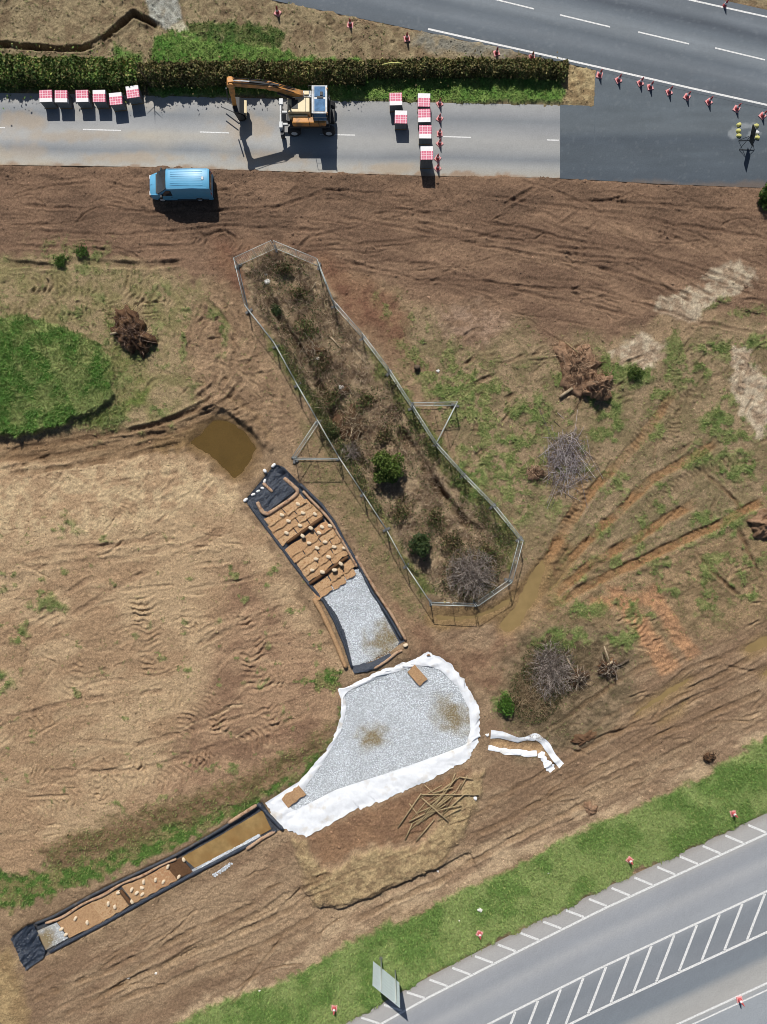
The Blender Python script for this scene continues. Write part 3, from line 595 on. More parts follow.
def col_old(u, v):
    t = (v - np.interp(u, [0, 560], [93, 105])) / 72
    t = t + (fbm(u, v, 60, 3, 71, 3, 1) - .5) * .10
    c = lerpc(t, [(0, S(180, 181, 180)), (.12, S(168, 170, 172)), (.24, S(144, 149, 154)), (.38, S(166, 168, 170)), (.52, S(182, 182, 180)), (.62, S(176, 177, 176)), (.76, S(142, 147, 152)), (.86, S(176, 177, 175)), (1, S(190, 184, 172))])
    dust = sstep(.38, .62, fbm(u, v, 60, 3, 73, 2, .6)) * sstep(420, 90, u)
    c = c * (1 - .75 * dust[..., None]) + S(202, 190, 168) * .75 * dust[..., None]
    c = c * (1 - .10 * sstep(250, 420, u)[..., None])
    e = sstep(.95, 1.0, t + (fbm(u, v, 9, 3, 79) - .5) * .14)[..., None]; c = c * (1 - e * .7) + S(158, 128, 100) * e * .7
    for cx, cy, rx, ry, k_ in ((20, 122, 34, 10, .5), (70, 136, 60, 6, .4), (248, 128, 30, 14, .45), (270, 158, 46, 8, .5), (130, 158, 60, 6, .5), (392, 168, 40, 6, .5), (25, 152, 30, 8, .35)):
        p = k_ * sstep(1.3, .3, np.hypot((u - cx) / rx, (v - cy) / ry) + 1.4 * (fbm(u, v, 9, 3, 7) - .5))[..., None]; c = c * (1 - p) + S(186, 164, 134) * p
    return c * 1.17 * mott(u, v, .10, .02)
def col_jun(u, v):
    c = np.ones(u.shape + (3,)) * S(98, 108, 117)
    t = (v - 105) / 80
    c = lerpc(t, [(0, S(108, 118, 126)), (.3, S(112, 121, 128)), (.42, S(92, 102, 112)), (.6, S(98, 108, 117)), (1, S(88, 98, 108))])
    sp = sstep(.74, .80, fbm(u, v, 3, 2, 83))[..., None]; c = c * (1 - sp * .14) + S(150, 156, 160) * sp * .14
    for cx, cy, rx, ry in ((733, 133, 5, 6), (748, 126, 8, 3), (754, 134, 6, 4)):
        p = sstep(1.3, .7, np.hypot((u - cx) / rx, (v - cy) / ry) + (fbm(u, v, 4, 2, 5) - .5))[..., None]; c = c * (1 - p * .6) + S(176, 182, 186) * p * .6
    e = sstep(0.93, 1.0, t + (fbm(u, v, 9, 3, 79) - .5) * .12)[..., None] * .5; c = c * (1 - e) + S(140, 118, 98) * e
    k_ = fbm(u, v, 5, 3, 121, 9, 1, .0); return c * (1 + .22 * (k_ - .5))[..., None] * mott(u, v, .16, .05)
def col_main(u, v):
    lo = np.interp(u, [p[0] for p in main_lo], [p[1] for p in main_lo]); t = (lo - v) / 95
    t = t + (fbm(u, v, 60, 3, 75, 4, 1, .23) - .5) * .06
    c = lerpc(t, [(0, S(104, 112, 120)), (.15, S(110, 119, 128)), (.24, S(126, 134, 142)), (.36, S(112, 121, 130)), (.46, S(138, 146, 153)), (.54, S(140, 148, 155)), (.64, S(118, 127, 136)), (.74, S(92, 100, 110)), (.84, S(126, 134, 142)), (1, S(112, 120, 128))])
    sp = sstep(.72, .80, fbm(u, v, 2.6, 2, 87))[..., None]; c = c * (1 - sp * .16) + S(160, 166, 170) * sp * .16
    k_ = fbm(u, v, 5, 3, 123, 12, 1, .23); return c * (1.06 + .20 * (k_ - .5))[..., None] * mott(u, v, .10, .23)
def col_low(u, v):
    e = np.interp(u, [p[0] for p in edge_b], [p[1] for p in edge_b]); t = v - e + (fbm(u, v, 60, 3, 76, 4, 1, -.45) - .5) * 6
    c = lerpc(t, [(0, S(166, 162, 156)), (6, S(178, 176, 174)), (20, S(176, 176, 175)), (26, S(162, 165, 170)), (38, S(156, 160, 166)), (48, S(172, 174, 177)), (60, S(158, 162, 168)), (76, S(160, 164, 169)), (82, S(142, 147, 153)), (92, S(134, 140, 147)), (116, S(138, 143, 149)), (122, S(128, 135, 143)), (140, S(130, 138, 146)), (150, S(172, 172, 170)), (168, S(178, 177, 174)), (180, S(160, 166, 172)), (300, S(150, 157, 164))])
    return c * 1.2 * mott(u, v, .07, -.45)
main_road = road('main_road', main_hi, main_lo, -100, 1200, .012, col_main, 520, 60)
old_road = road('side_road', old_t, old_b, -400, 560, .008, col_old, 480, 44)
junction = road('junction_road', jun_t, jun_b, 560, 1200, .002, col_jun, 380, 60)
low_road = road('dual_road', edge_b, [(p[0], p[1] + 420) for p in edge_b], 60, 1100, .005, col_low, 420, 150)

def mark(parent, pts, w, z, name='lane_marking'):          # painted line along picture points
    P = [Vector((*P2(*p), z)) for p in pts]; vs = []; fs = []
    for i, p in enumerate(P):
        d = (P[min(i + 1, len(P) - 1)] - P[max(i - 1, 0)]); d = Vector((-d.y, d.x, 0)).normalized() * w / 24
        vs += [p + d, p - d]
    fs = [(2 * i + 1, 2 * i + 3, 2 * i + 2, 2 * i) for i in range(len(P) - 1)]
    me = bpy.data.meshes.new(name); me.from_pydata(vs, [], fs); return link(name, me, M['paint'], parent)
def yof(line, x, off=0): return float(np.interp(x, [p[0] for p in line], [p[1] for p in line])) + off
for a, b in (((493, -1), (534, 9)), ((560, 15), (610, 27)), ((638, 32), (689, 44)), ((715, 48), (765, 60)), ((792, 66), (842, 78)), ((415, -18), (462, -8))): mark(main_road, [a, b], 1.4, .017)
mark(main_road, [(428, 29), (497, 44.5), (560, 58.5), (620, 72), (690, 88), (767, 105), (950, 147), (1190, 203)], 1.9, .017, 'edge_line')
mark(main_road, [(560, -29), (690, 0), (767, 17), (950, 59), (1190, 114)], 1.7, .017, 'edge_line')
for a, b in (((83, 129.5), (121, 130.5)), ((200, 132), (229, 133)), ((320, 134.5), (355, 135.2)), ((443, 136.6), (471, 137.5)), ((547, 140), (559, 140.3)), ((-30, 127), (5, 127.8))): mark(old_road, [a, b], 1.15, .013)
xs = np.linspace(200, 1000, 60)
for off, w in ((20.5, 2.2), (78, 2.2), (119, 2.4), (170, 2.2), (177, 1.6)):
    mark(low_road, [(x, yof(edge_b, x, off)) for x in xs], w, .010, 'edge_line')
for k in range(-9, 16):
    x = 520.5 + 22.75 * k; mark(low_road, [(x, yof(edge_b, x, 3.2)), (x + 18, yof(edge_b, x + 18, 19.0))], 2.3, .010)
for k in range(-14, 6):
    x = 765 - 22.7 * k * -1 if k < 0 else 765 + 22.7 * k
    x = 765 + 22.7 * k
    mark(low_road, [(x, yof(edge_b, x, 79.5)), (x - 18, yof(edge_b, x - 18, 117.6))], 2.4, .010)

def flat_poly(name, pts, z, mat, n=90, wob=0.0):
    p = resample(list(pts) + [pts[0]], n + 1)[:-1]; c = p.mean(0)
    p = c + (p - c) * 1.06
    me = bpy.data.meshes.new(name); me.from_pydata([(*P2(*q), z) for q in p], [], [tuple(range(n))[::-1]])
    me.update()
    if me.polygons[0].normal.z < 0: me.flip_normals()
    return link(name, me, mat)
for pts, z, mt, nm in WATER: tag(flat_poly(nm, pts, z, M[mt]), kind='structure')

# ------------------------------------------------------------------ scatter helpers
def rot_frames(n):
    d = RNG.normal(size=(n, 3)); d /= np.linalg.norm(d, axis=1)[:, None]
    e = np.cross(d, RNG.normal(size=(n, 3))); e /= np.linalg.norm(e, axis=1)[:, None]
    return d, e
def pick(cols, n, jit=.15):
    c = np.array(cols)[RNG.integers(0, len(cols), n)]; return np.clip(c * (1 + jit * RNG.normal(size=(n, 1))), .004, .95)
def leaf_mesh(name, P, size, cols, flat=0.0):
    n = len(P); d, e = rot_frames(n); d[:, 2] *= 1 - flat; e[:, 2] *= 1 - flat
    s_ = (size * (.6 + .8 * RNG.random(n)))[:, None]
    V3 = np.stack([P - d * s_, P + e * s_ * .55, P + d * s_, P - e * s_ * .55], 1).reshape(-1, 3)
    F = np.arange(n * 4).reshape(n, 4); return np_mesh(name, V3, F, np.repeat(cols, 4, 0))
OCT_V = np.array([(1, 0, 0), (0, 1, 0), (-1, 0, 0), (0, -1, 0), (0, 0, 1), (0, 0, -.6)], float)
OCT_F = np.array([(0, 1, 4), (1, 2, 4), (2, 3, 4), (3, 0, 4), (1, 0, 5), (2, 1, 5), (3, 2, 5), (0, 3, 5)])
def stone_mesh(name, P, size, cols, flat=.6):
    n = len(P); a = RNG.random(n) * 6.28; ca, sa = np.cos(a), np.sin(a)
    v = OCT_V[None] * (size[:, None] * (1 + .7 * (RNG.random((n, 6)) - .5)))[..., None]
    v[..., 1] *= (.6 + .5 * RNG.random(n))[:, None]; v[..., 2] *= flat
    x = v[..., 0] * ca[:, None] - v[..., 1] * sa[:, None]; y = v[..., 0] * sa[:, None] + v[..., 1] * ca[:, None]
    V3 = (np.stack([x, y, v[..., 2]], -1) + P[:, None]).reshape(-1, 3)
    F = (OCT_F[None] + (np.arange(n) * 6)[:, None, None]).reshape(-1, 3)
    return np_mesh(name, V3, F, np.repeat(cols, 6, 0))
def twig_mesh(name, A, B, r, cols, sag=None):       # three-sided tapered sticks from A to B with a bent middle
    n = len(A); L = np.linalg.norm(B - A, axis=1)
    Mid = (A + B) / 2 + RNG.normal(size=(n, 3)) * (L * .07)[:, None]
    if sag is not None: Mid[:, 2] += sag * L
    d = (B - A) / np.maximum(L, 1e-6)[:, None]; e = np.cross(d, RNG.normal(size=(n, 3))); e /= np.linalg.norm(e, axis=1)[:, None]; f = np.cross(d, e)
    rings = []
    for Q, k in ((A, 1.0), (Mid, .8), (B, .35)):
        for t in range(3):
            q = 2.094 * t; rings.append(Q + (e * math.cos(q) + f * math.sin(q)) * (r * k)[:, None])
    V3 = np.stack(rings, 1).reshape(-1, 3)
    b = []
    for i in (0, 3):
        for t in range(3): b.append((i + t, i + (t + 1) % 3, i + 3 + (t + 1) % 3, i + 3 + t))
    F = (np.array(b)[None] + (np.arange(n) * 9)[:, None, None]).reshape(-1, 4)
    return np_mesh(name, V3, F, np.repeat(cols, 9, 0))
def w3(q, dz=0.0):
    return np.stack([(q[:, 0] - 383.5) / 12, (512 - q[:, 1]) / 12, hzv(q[:, 0], q[:, 1]) + dz], -1)
ordn = ['first', 'second', 'third', 'fourth', 'fifth', 'sixth', 'seventh', 'eighth', 'ninth', 'tenth', 'eleventh', 'twelfth', 'thirteenth', 'fourteenth', 'fifteenth', 'sixteenth', 'seventeenth', 'eighteenth', 'nineteenth', 'twentieth', 'twenty-first', 'twenty-second', 'twenty-third', 'twenty-fourth']

# ------------------------------------------------------------------ grass blades and soil clods (nobody could count them)
q = np.stack([-40 + RNG.random(900000) * 850, -50 + RNG.random(900000) * 1125], -1)
ii = np.clip(np.searchsorted(AU, q[:, 0]), 0, NX - 1); jj = np.clip(np.searchsorted(AV, q[:, 1]), 0, NY - 1)
g = GR[jj, ii]; keep = RNG.random(len(q)) < g * .36
q = q[keep][:72000]; n = len(q); base = w3(q, -.02)
a = RNG.random((n, 3)) * 6.28; ln = .10 + .14 * RNG.random((n, 3)); ln *= np.where((q[:, 0] < 125) & (q[:, 1] > 305) & (q[:, 1] < 445), 1.7, 1.0)[:, None]; vs = []
for k in range(3):
    dx, dy = np.cos(a[:, k]), np.sin(a[:, k]); w = .035 + .02 * RNG.random(n)
    p0 = base + np.stack([-dy * w, dx * w, 0 * w], -1); p1 = base + np.stack([dy * w, -dx * w, 0 * w], -1)
    p2 = base + np.stack([dx * ln[:, k] * .9, dy * ln[:, k] * .9, ln[:, k] * .8], -1); vs += [p0, p1, p2]
V3 = np.stack(vs, 1).reshape(-1, 3); F = np.arange(n * 9).reshape(-1, 3)
gi = C[jj, ii][keep][:72000] * .92
cg = (pick([S(84, 116, 46), S(106, 134, 58), S(92, 124, 50), S(138, 142, 82)], n, .24) * .45 + gi * .55) * 1.25
tag(link('grass', np_mesh('grass', V3, F, np.repeat(cg, 9, 0)), M['leaf']), 'short green grass growing on the verges, banks and scrub', 'grass', kind='stuff')

q = np.stack([-30 + RNG.random(160000) * 830, -40 + RNG.random(160000) * 1100], -1)
ii = np.clip(np.searchsorted(AU, q[:, 0]), 0, NX - 1); jj = np.clip(np.searchsorted(AV, q[:, 1]), 0, NY - 1)
ok = (GR[jj, ii] < .3) & (fbm(q[:, 0], q[:, 1], 30, 3, 99) > .40 + .25 * RNG.random(len(q)))
def off_sheets(q):
    m = np.ones(len(q), bool)
    for pts in (CH1, BAS_OUT, CH2_T + CH2_B[::-1], main_hi + main_lo[::-1], old_t + old_b[::-1], jun_t + jun_b[::-1], edge_b + [(1100, 1500), (60, 1700)]) + tuple(w_[0] for w_ in WATER):
        m &= sdf_poly(q[:, 0].astype(np.float32), q[:, 1].astype(np.float32), pts) > 1.5
    return m
ok &= off_sheets(q); q = q[ok][:34000]; n = len(q)
ii = np.clip(np.searchsorted(AU, q[:, 0]), 0, NX - 1); jj = np.clip(np.searchsorted(AV, q[:, 1]), 0, NY - 1)
sz = .03 + .05 * RNG.random(n) ** 2 + (RNG.random(n) < .02) * .08
tag(link('soil_clods', stone_mesh('soil_clods', w3(q, .01), sz, np.clip(C[jj, ii] * (1.05 + .22 * RNG.normal(size=(n, 1))), .02, .8)), M['stone']), 'loose clods of earth scattered over the bare soil', 'soil', kind='stuff')

# ------------------------------------------------------------------ hedges, bushes, shrubs
GREENS = [S(60, 84, 36), S(84, 104, 46), S(72, 92, 44), S(104, 112, 60)]
OLIVE = [S(76, 78, 44), S(96, 92, 54), S(88, 76, 50), S(66, 76, 38), S(108, 100, 62)]
def hedge(line, width, height, nl, cols, label, seed):
    e = empty('hedge', at(*line[0]))
    p = resample(line, 400); t = RNG.random(nl) * 398; i = t.astype(int); c = p[i] + (p[i + 1] - p[i]) * (t - i)[:, None]
    dirv = p[-1] - p[0]; dirv /= np.hypot(*dirv); nrm = np.array([-dirv[1], dirv[0]])
    s_ = RNG.random(nl); side = RNG.random(nl) * 2 - 1
    lump = .68 + .58 * fbm(t * 1.0, side * 2, 7, 3, seed)
    top = s_ < .62
    x = np.where(top, side, np.sign(side) * (.82 + .25 * RNG.random(nl))); z = np.where(top, .80 + .22 * RNG.random(nl), RNG.random(nl))
    z = z * np.clip(1.12 - .25 * np.abs(x) ** 3, 0, 2)
    qq = c + nrm * (x * width * 6 * (.85 + .3 * lump))[:, None]
    stray = RNG.random(nl) < .06; qq = qq + nrm * (stray * RNG.normal(size=nl) * width * 4.5)[:, None]; z = np.where(stray, z * .8 + .1, z)
    wave = (.75 + .5 * fbm(t, t * 0, 22, 2, seed + 6)); P = w3(qq); P[:, 2] += z * height * lump * wave
    P -= np.array(e.location)
    cc = np.clip(pick(cols, nl, .2) * (.55 + 2.4 * np.clip(fbm(qq[:, 0], qq[:, 1], 12, 3, seed + 2) - .15, 0, 1))[:, None] * 1.6, 0, .6)
    slink('foliage', leaf_mesh('foliage', P, .105, cc), M['leaf'], e)
    ns = 260; t = RNG.integers(0, 399, ns); qq = p[t] + nrm * ((RNG.random(ns) * 2 - 1) * width * 4)[:, None]
    A = w3(qq, -.05) - np.array(e.location); B = A + np.stack([RNG.normal(size=ns) * .15, RNG.normal(size=ns) * .15, height * (.7 + .35 * RNG.random(ns))], -1)
    slink('stems', twig_mesh('stems', A, B, np.full(ns, .02), pick([S(96, 80, 62), S(120, 102, 82)], ns)), M['twig'], e)
    return tag(e, label, 'hedge', 'roadside hedges')
hedge([(-40, 75), (60, 76), (142, 79)], 1.75, 1.2, 19000, GREENS + [S(112, 104, 62)], 'bushy green hedge behind the row of six wrapped pallet loads', 3)
hedge([(143, 80), (250, 79), (366, 78)], 1.25, 1.35, 20000, OLIVE, 'long trimmed olive-brown hedge behind the excavator', 5)
hedge([(367, 73), (470, 72), (566, 74)], 1.0, 1.05, 16000, OLIVE, 'low dark trimmed hedge between the grassy verge and the main road', 8)

def bush(px, py, r, h, nl, cols, label, name='bush', ls=.09, group=None, squash=1.0):
    e = empty(name, at(px, py)); cl = []
    k = 26; cen = RNG.normal(size=(k, 3)); cen /= np.linalg.norm(cen, axis=1)[:, None]; cen *= (.25 + .62 * RNG.random(k))[:, None]
    i = RNG.integers(0, k, nl); d = RNG.normal(size=(nl, 3)); d /= np.linalg.norm(d, axis=1)[:, None]
    P = cen[i] + d * ((.20 + .18 * RNG.random(k))[i] + .10 * RNG.random(nl))[:, None]
    P[:, 0] *= r; P[:, 1] *= r * squash; P[:, 2] = (P[:, 2] * .5 + .52) * h; P[:, 2] = np.maximum(P[:, 2], .03)
    cc = pick(cols, nl, .18) * (.85 + .5 * RNG.random(k))[i][:, None] * 1.2
    slink('crown', leaf_mesh('crown', P, ls, cc), M['leaf'], e)
    ns = 14; A = np.zeros((ns, 3)); A[:, :2] = RNG.normal(size=(ns, 2)) * .06; A[:, 2] = -.05; B = cen[:ns] * np.array([r, r, 0]) * .8; B[:, 2] = h * .7
    slink('trunk', twig_mesh('trunk', A, B, np.full(ns, .03), pick([S(92, 78, 62)], ns)), M['twig'], e)
    return tag(e, label, 'bush', group)
bush(388.5, 469, 1.45, 2.5, 5200, [S(62, 84, 30), S(88, 108, 44), S(74, 96, 36), S(104, 118, 56)], 'round bright green bush inside the fenced enclosure')
bush(419, 545, 1.0, 1.9, 2400, [S(40, 58, 30), S(58, 74, 38), S(70, 84, 46)], 'small dark green bush beside the grey shrub in the enclosure')
bush(764, 200, 1.0, 1.2, 1600, [S(56, 88, 34), S(80, 108, 44)], 'small green bush at the edge of the dark junction asphalt')
bush(62, 261, .6, .6, 700, [S(70, 100, 40), S(92, 118, 52)], 'leftmost of two small green weeds below the brown track', 'weed', .07, 'weeds by the brown track')
bush(84, 253, .6, .6, 700, [S(70, 100, 40), S(92, 118, 52)], 'rightmost of two small green weeds below the brown track', 'weed', .07, 'weeds by the brown track')
bush(505, 704, .75, .8, 1300, [S(60, 96, 30), S(84, 118, 44)], 'low bright green bush at the left foot of the grey shrub mound', 'bush', .08, None, 1.9)
bush(634, 374, .7, .8, 900, [S(62, 84, 34), S(90, 108, 48)], 'small green bush right of the root heap', 'bush', .07)
bush(276, 312, .6, .8, 800, [S(52, 70, 38), S(78, 90, 52)], 'dark ivy clump near the top corner of the enclosure', 'ivy_clump', .07)
bush(330, 432, .9, .8, 1100, [S(58, 72, 38), S(84, 92, 52), S(100, 92, 60)], 'dark bramble clump above the triangular fence brace', 'bramble_clump', .07)

for k, (x, y, r_, h_) in enumerate(((284, 272, .8, .5), (299, 296, .9, .5), (306, 330, 1.0, .55), (322, 364, .9, .5), (332, 398, .9, .6), (366, 404, .9, .5), (384, 436, .8, .5), (398, 512, .9, .5), (436, 520, 1.0, .5), (452, 540, .9, .6), (486, 552, .8, .6))):
    bush(x, y, r_ * 1.15, h_ * 1.45, 760, OLIVE + [S(140, 112, 88), S(116, 92, 72), S(150, 128, 100)] + GREENS[:1 + k % 3], f'low brown-green bramble clump, {ordn[k]} from the top inside the enclosure', 'bramble_clump', .075, 'bramble clumps in the enclosure', random.uniform(.7, 1.4))
def bare_shrub(px, py, r, h, n, cols, label, rr=.016, leafy=0, squash=1.0, spread=.22):
    e = empty('bare_shrub', at(px, py))
    A = np.zeros((n, 3)); A[:, :2] = RNG.normal(size=(n, 2)) * r * spread; A[:, 1] *= squash
    ang = RNG.random(n) * 6.28; rad_ = r * np.sqrt(RNG.random(n)); B = np.stack([np.cos(ang) * rad_, np.sin(ang) * rad_ * squash, h * (1.05 - .6 * (rad_ / r) ** 2) * (.55 + .5 * RNG.random(n))], -1)
    i = RNG.integers(0, n, n * 4); k = .45 + .5 * RNG.random((n * 4, 1)); A2 = A[i] + (B[i] - A[i]) * k
    B2 = A2 + RNG.normal(size=(n * 4, 3)) * np.array([.22, .22, .14]) * r * .55 + np.array([0, 0, .12 * h]); B2[:, 2] = np.maximum(B2[:, 2], .05)
    slink('branches', twig_mesh('branches', A, B, np.full(n, rr * 1.6), pick(cols, n)), M['twig'], e)
    slink('twigs', twig_mesh('twigs', A2, B2, np.full(n * 4, rr), pick(cols, n * 4, .2)), M['twig'], e)
    if leafy:
        ang = RNG.random(leafy) * 6.28; rad_ = r * (.3 + .75 * np.sqrt(RNG.random(leafy))); P = np.stack([np.cos(ang) * rad_, np.sin(ang) * rad_ * squash, .1 + RNG.random(leafy) * .4 * h], -1)
        slink('leaves', leaf_mesh('leaves', P, .07, pick(OLIVE + GREENS[:2], leafy)), M['leaf'], e)
    return tag(e, label, 'shrub')
GREYS = [S(170, 158, 148), S(140, 128, 120), S(196, 184, 174), S(116, 104, 96)]
bare_shrub(470, 572, 2.35, 1.9, 260, GREYS, 'leafless grey shrub at the lower end of the fenced enclosure', .016, 900)
bare_shrub(549, 668, 2.3, 1.7, 240, GREYS, 'leafless grey shrub on the mound below the rutted puddles', .016, 1200, 1.15)
bare_shrub(533, 694, 2.1, .7, 170, [S(160, 138, 108), S(128, 108, 84), S(182, 162, 130)], 'low brown thorny shrub below the grey shrub on the mound', .016, 1700, 1.1, .4)
bare_shrub(351, 452, 1.0, 1.1, 90, GREYS, 'small leafless grey shrub left of the round green bush', .014, 100)
bare_shrub(566, 460, 1.9, .42, 170, [S(178, 168, 168), S(142, 132, 134), S(206, 196, 192), S(112, 100, 100)], 'flattened heap of purplish grey branches in the scrub', .015, 0, 1.4, .62)
e = empty('sapling', at(152, 89)); MB().tube([(0, 0, -.1), (-.1, .1, 1.6), (-.35, .3, 3.2)], [.05, .04, .012], 6).build('trunk', M['bark'], e)
for a_, b_ in (((-.05, .05, .9), (.7, .2, 2.0)), ((-.1, .1, 1.5), (-.9, .4, 2.4)), ((-.15, .15, 1.9), (.35, .5, 2.9)), ((-.02, 0, .5), (.5, -.3, 1.3))): MB().tube([a_, b_], [.03, .01], 5).build('branch', M['bark'], e)
tag(e, 'thin leafless sapling rising from the hedge', 'sapling')

# brambles and dead grass inside the enclosure
ENC = [(246, 272), (272, 252), (312, 266), (334, 308), (388, 378), (432, 446), (486, 508), (512, 545), (500, 575), (474, 596), (438, 596), (414, 562), (370, 490), (324, 416), (280, 340), (256, 304)]
q = rnd_in(ENC, 17000); wgt = fbm(q[:, 0], q[:, 1], 14, 3, 7); q = q[wgt > .42]; n = len(q); A = w3(q, -.02)
B = A + np.stack([RNG.normal(size=n) * .22, RNG.normal(size=n) * .22, .06 + .22 * RNG.random(n)], -1)
B[:, 2] += .05; up = sstep(.45, .65, fbm(q[:, 0], q[:, 1], 16, 3, 57)) * sstep(470, 380, q[:, 1]); B[:, 2] += .45 * up * RNG.random(n); B[:, :2] += RNG.normal(size=(n, 2)) * (.3 * up)[:, None]
tag(link('brambles', twig_mesh('brambles', A, B, np.full(n, .015), pick([S(190, 164, 136), S(158, 130, 108), S(212, 192, 164), S(124, 102, 86), S(180, 160, 140)], n, .2), .12), M['twig']), 'dead brambles and stalks covering the old hedge bank', 'brambles', kind='stuff')
q = np.concatenate([rnd_in(ENC, 9000), rnd_in([(388, 372), (440, 448), (500, 510), (518, 545), (500, 545), (440, 478), (396, 410)], 3000), rnd_in([(268, 335), (290, 355), (330, 420), (378, 500), (420, 575), (408, 568), (362, 493)], 3000)]); wgt = fbm(q[:, 0], q[:, 1], 18, 3, 17); q = q[wgt > .455]; A = w3(q, .02); A[:, 2] += .34 * RNG.random(len(q))
tag(link('ground_ivy', leaf_mesh('ground_ivy', A, .08, pick(OLIVE + GREENS, len(q), .2), .4), M['leaf']), 'dark ivy and weeds creeping over the old hedge bank', 'ivy', kind='stuff')
q = rnd_in([(500, 690), (525, 640), (600, 640), (610, 690), (560, 735), (520, 745)], 2600); n = len(q); A = w3(q, -.02)
B = A + np.stack([RNG.normal(size=n) * .22, RNG.normal(size=n) * .22, .06 + .2 * RNG.random(n)], -1)
tag(link('dead_stalks', twig_mesh('dead_stalks', A, B, np.full(n, .012), pick([S(150, 130, 102), S(116, 98, 76), S(172, 152, 122), S(96, 82, 62)], n, .2), .12), M['twig']), 'dry stalks and twigs covering the shrub mound', 'dead stalks', kind='stuff')

# ------------------------------------------------------------------ heaps of roots, brush and earth
def dome(r, h, seed, rough=.3, sq=1.0, nr=16, na=36, ragged=.5):
    V3 = []
    a = np.linspace(0, 2 * math.pi, na, endpoint=False)
    for i in range(nr + 1):
        t = i / nr; rr = r * t
        x = np.cos(a) * rr; y = np.sin(a) * rr * sq
        k = fbm(x * 12 + seed * 40, y * 12, 5, 3, seed, gain=.7) - .5
        z = h * np.sqrt(np.clip(1 - t ** 2.4, 0, 1)) * (1 + rough * 2 * k) + rough * h * k - (.12 if i == nr else 0)
        j = 1 + ragged * (fbm(np.cos(a) * 9 + seed * 9, np.sin(a) * 9, 4, 3, seed + 1, gain=.7) - .5)
        V3.append(np.stack([x * j, y * j, z], -1))
    V3 = np.concatenate(V3); ix = np.arange((nr + 1) * na).reshape(nr + 1, na)
    F = np.stack([ix[:-1], ix[1:], np.roll(ix[1:], -1, 1), np.roll(ix[:-1], -1, 1)], -1).reshape(-1, 4)
    return V3, F
def heap(name, label, cat, px, py, r, h, soil, seed, sq=1.0, nt=500, tw=None, logs=(), rz=0.0, rr=.02, tl=.5, white=0):
    e = empty(name, at(px, py, -.03), rz)
    V3, F = dome(r, h, seed, .55, sq, 20, 40, 1.5); link('earth', np_mesh('earth', V3, F, None, True), M[soil], e)
    if nt:
        i = RNG.integers(0, len(V3), nt); A = V3[i] + RNG.normal(size=(nt, 3)) * .08; A[:, 2] = np.maximum(A[:, 2], .02)
        d = RNG.normal(size=(nt, 3)) * np.array([1, 1, .45]); d[:, 2] = np.abs(d[:, 2]); B = A + d * tl * 1.25 * (.3 + .8 * RNG.random((nt, 1)))
        slink('roots', twig_mesh('roots', A, B, rr * (.5 + RNG.random(nt)), pick(tw, nt, .2), .05), M['twig'], e)
    for a, b, rad_, mt in logs:
        MB().tube([a, (Vector(a) + Vector(b)) / 2 + Vector((0, 0, .03)), b], [rad_, rad_ * .92, rad_ * .8], 8).build('log', M[mt], e, True)
    return tag(e, label, cat)
BR = [S(158, 128, 104), S(124, 98, 80), S(184, 154, 126), S(96, 76, 62), S(204, 178, 150)]
heap('root_heap', 'heap of dark roots and earth beside the grass mound', 'root heap', 135, 335, 1.55, 1.0, 'soil', 3, 1.25, 420, [S(96, 78, 68), S(120, 98, 84), S(76, 62, 56), S(150, 128, 112)], [((-1.6, .8, .45), (-.7, .5, .7), .12, 'cut_wood'), ((-.3, -.9, .75), (.7, -.7, .9), .10, 'cut_wood')], .5)
e = heap('root_heap', 'heap of tangled brown roots and earth in the middle of the right-hand scrub', 'root heap', 577, 368, 1.6, .7, 'soil_pale', 5, 1.3, 480, BR, [((-1.9, -2.1, .18), (-.8, -1.6, .3), .14, 'cut_wood'), ((-.6, 2.3, .2), (.3, 1.0, .5), .06, 'wood'), ((-1.5, 2.0, .2), (-.5, 1.8, .3), .06, 'bark')], .2)
heap('soil_heap', 'rounded heap of brown earth at the lower right of the root heap', 'soil heap', 597, 388, 1.25, 1.15, 'soil_pale', 7, .9, 200, BR, (), .3)
heap('soil_heap', 'reddish brown earth lump at the right edge of the photo', 'soil heap', 764, 524, 1.2, .9, 'soil_pale', 9, .9, 0, BR)
heap('root_stump', 'lower left of two upturned root stumps beside the grey shrub', 'tree stump', 577, 677, .95, .55, 'soil', 11, .8, 160, [S(120, 104, 92), S(84, 70, 60), S(186, 172, 154)], [((-.1, .2, .4), (-.7, 1.9, .9), .07, 'cut_wood'), ((-.4, 0, .3), (-2.2, -.9, .2), .06, 'cut_wood'), ((0, -.2, .3), (.9, .5, .5), .1, 'bark')], .2, .03, .45)
heap('root_stump', 'upper right of two upturned root stumps beside the grey shrub', 'tree stump', 607, 667, .9, .55, 'soil', 12, .8, 150, [S(120, 104, 92), S(84, 70, 60), S(186, 172, 154)], [((.2, .1, .4), (-.5, 1.9, .9), .07, 'cut_wood'), ((.3, 0, .3), (1.8, .7, .3), .07, 'bark'), ((-.3, .1, .4), (.3, .6, .6), .11, 'cut_wood')], 0, .03, .45)
heap('brush_heap', 'small pile of pale cut branches in the middle of the enclosure', 'brush pile', 314, 352, .8, .3, 'soil', 13, 1.5, 170, [S(196, 182, 160), S(160, 142, 118), S(110, 92, 76)], (), .5, .02, .5)
heap('brush_heap', 'pile of pale branches above the round green bush', 'brush pile', 352, 424, 1.2, .3, 'soil', 14, 1.2, 300, [S(196, 178, 150), S(156, 134, 106), S(116, 96, 76)], (), .3, .018, .6)
heap('brush_heap', 'small dark brush pile left of the green-topped ditch in the enclosure', 'brush pile', 340, 391, .6, .35, 'soil', 15, 1.0, 120, [S(176, 160, 140), S(120, 102, 84), S(80, 66, 54)], (), .3, .018, .4)
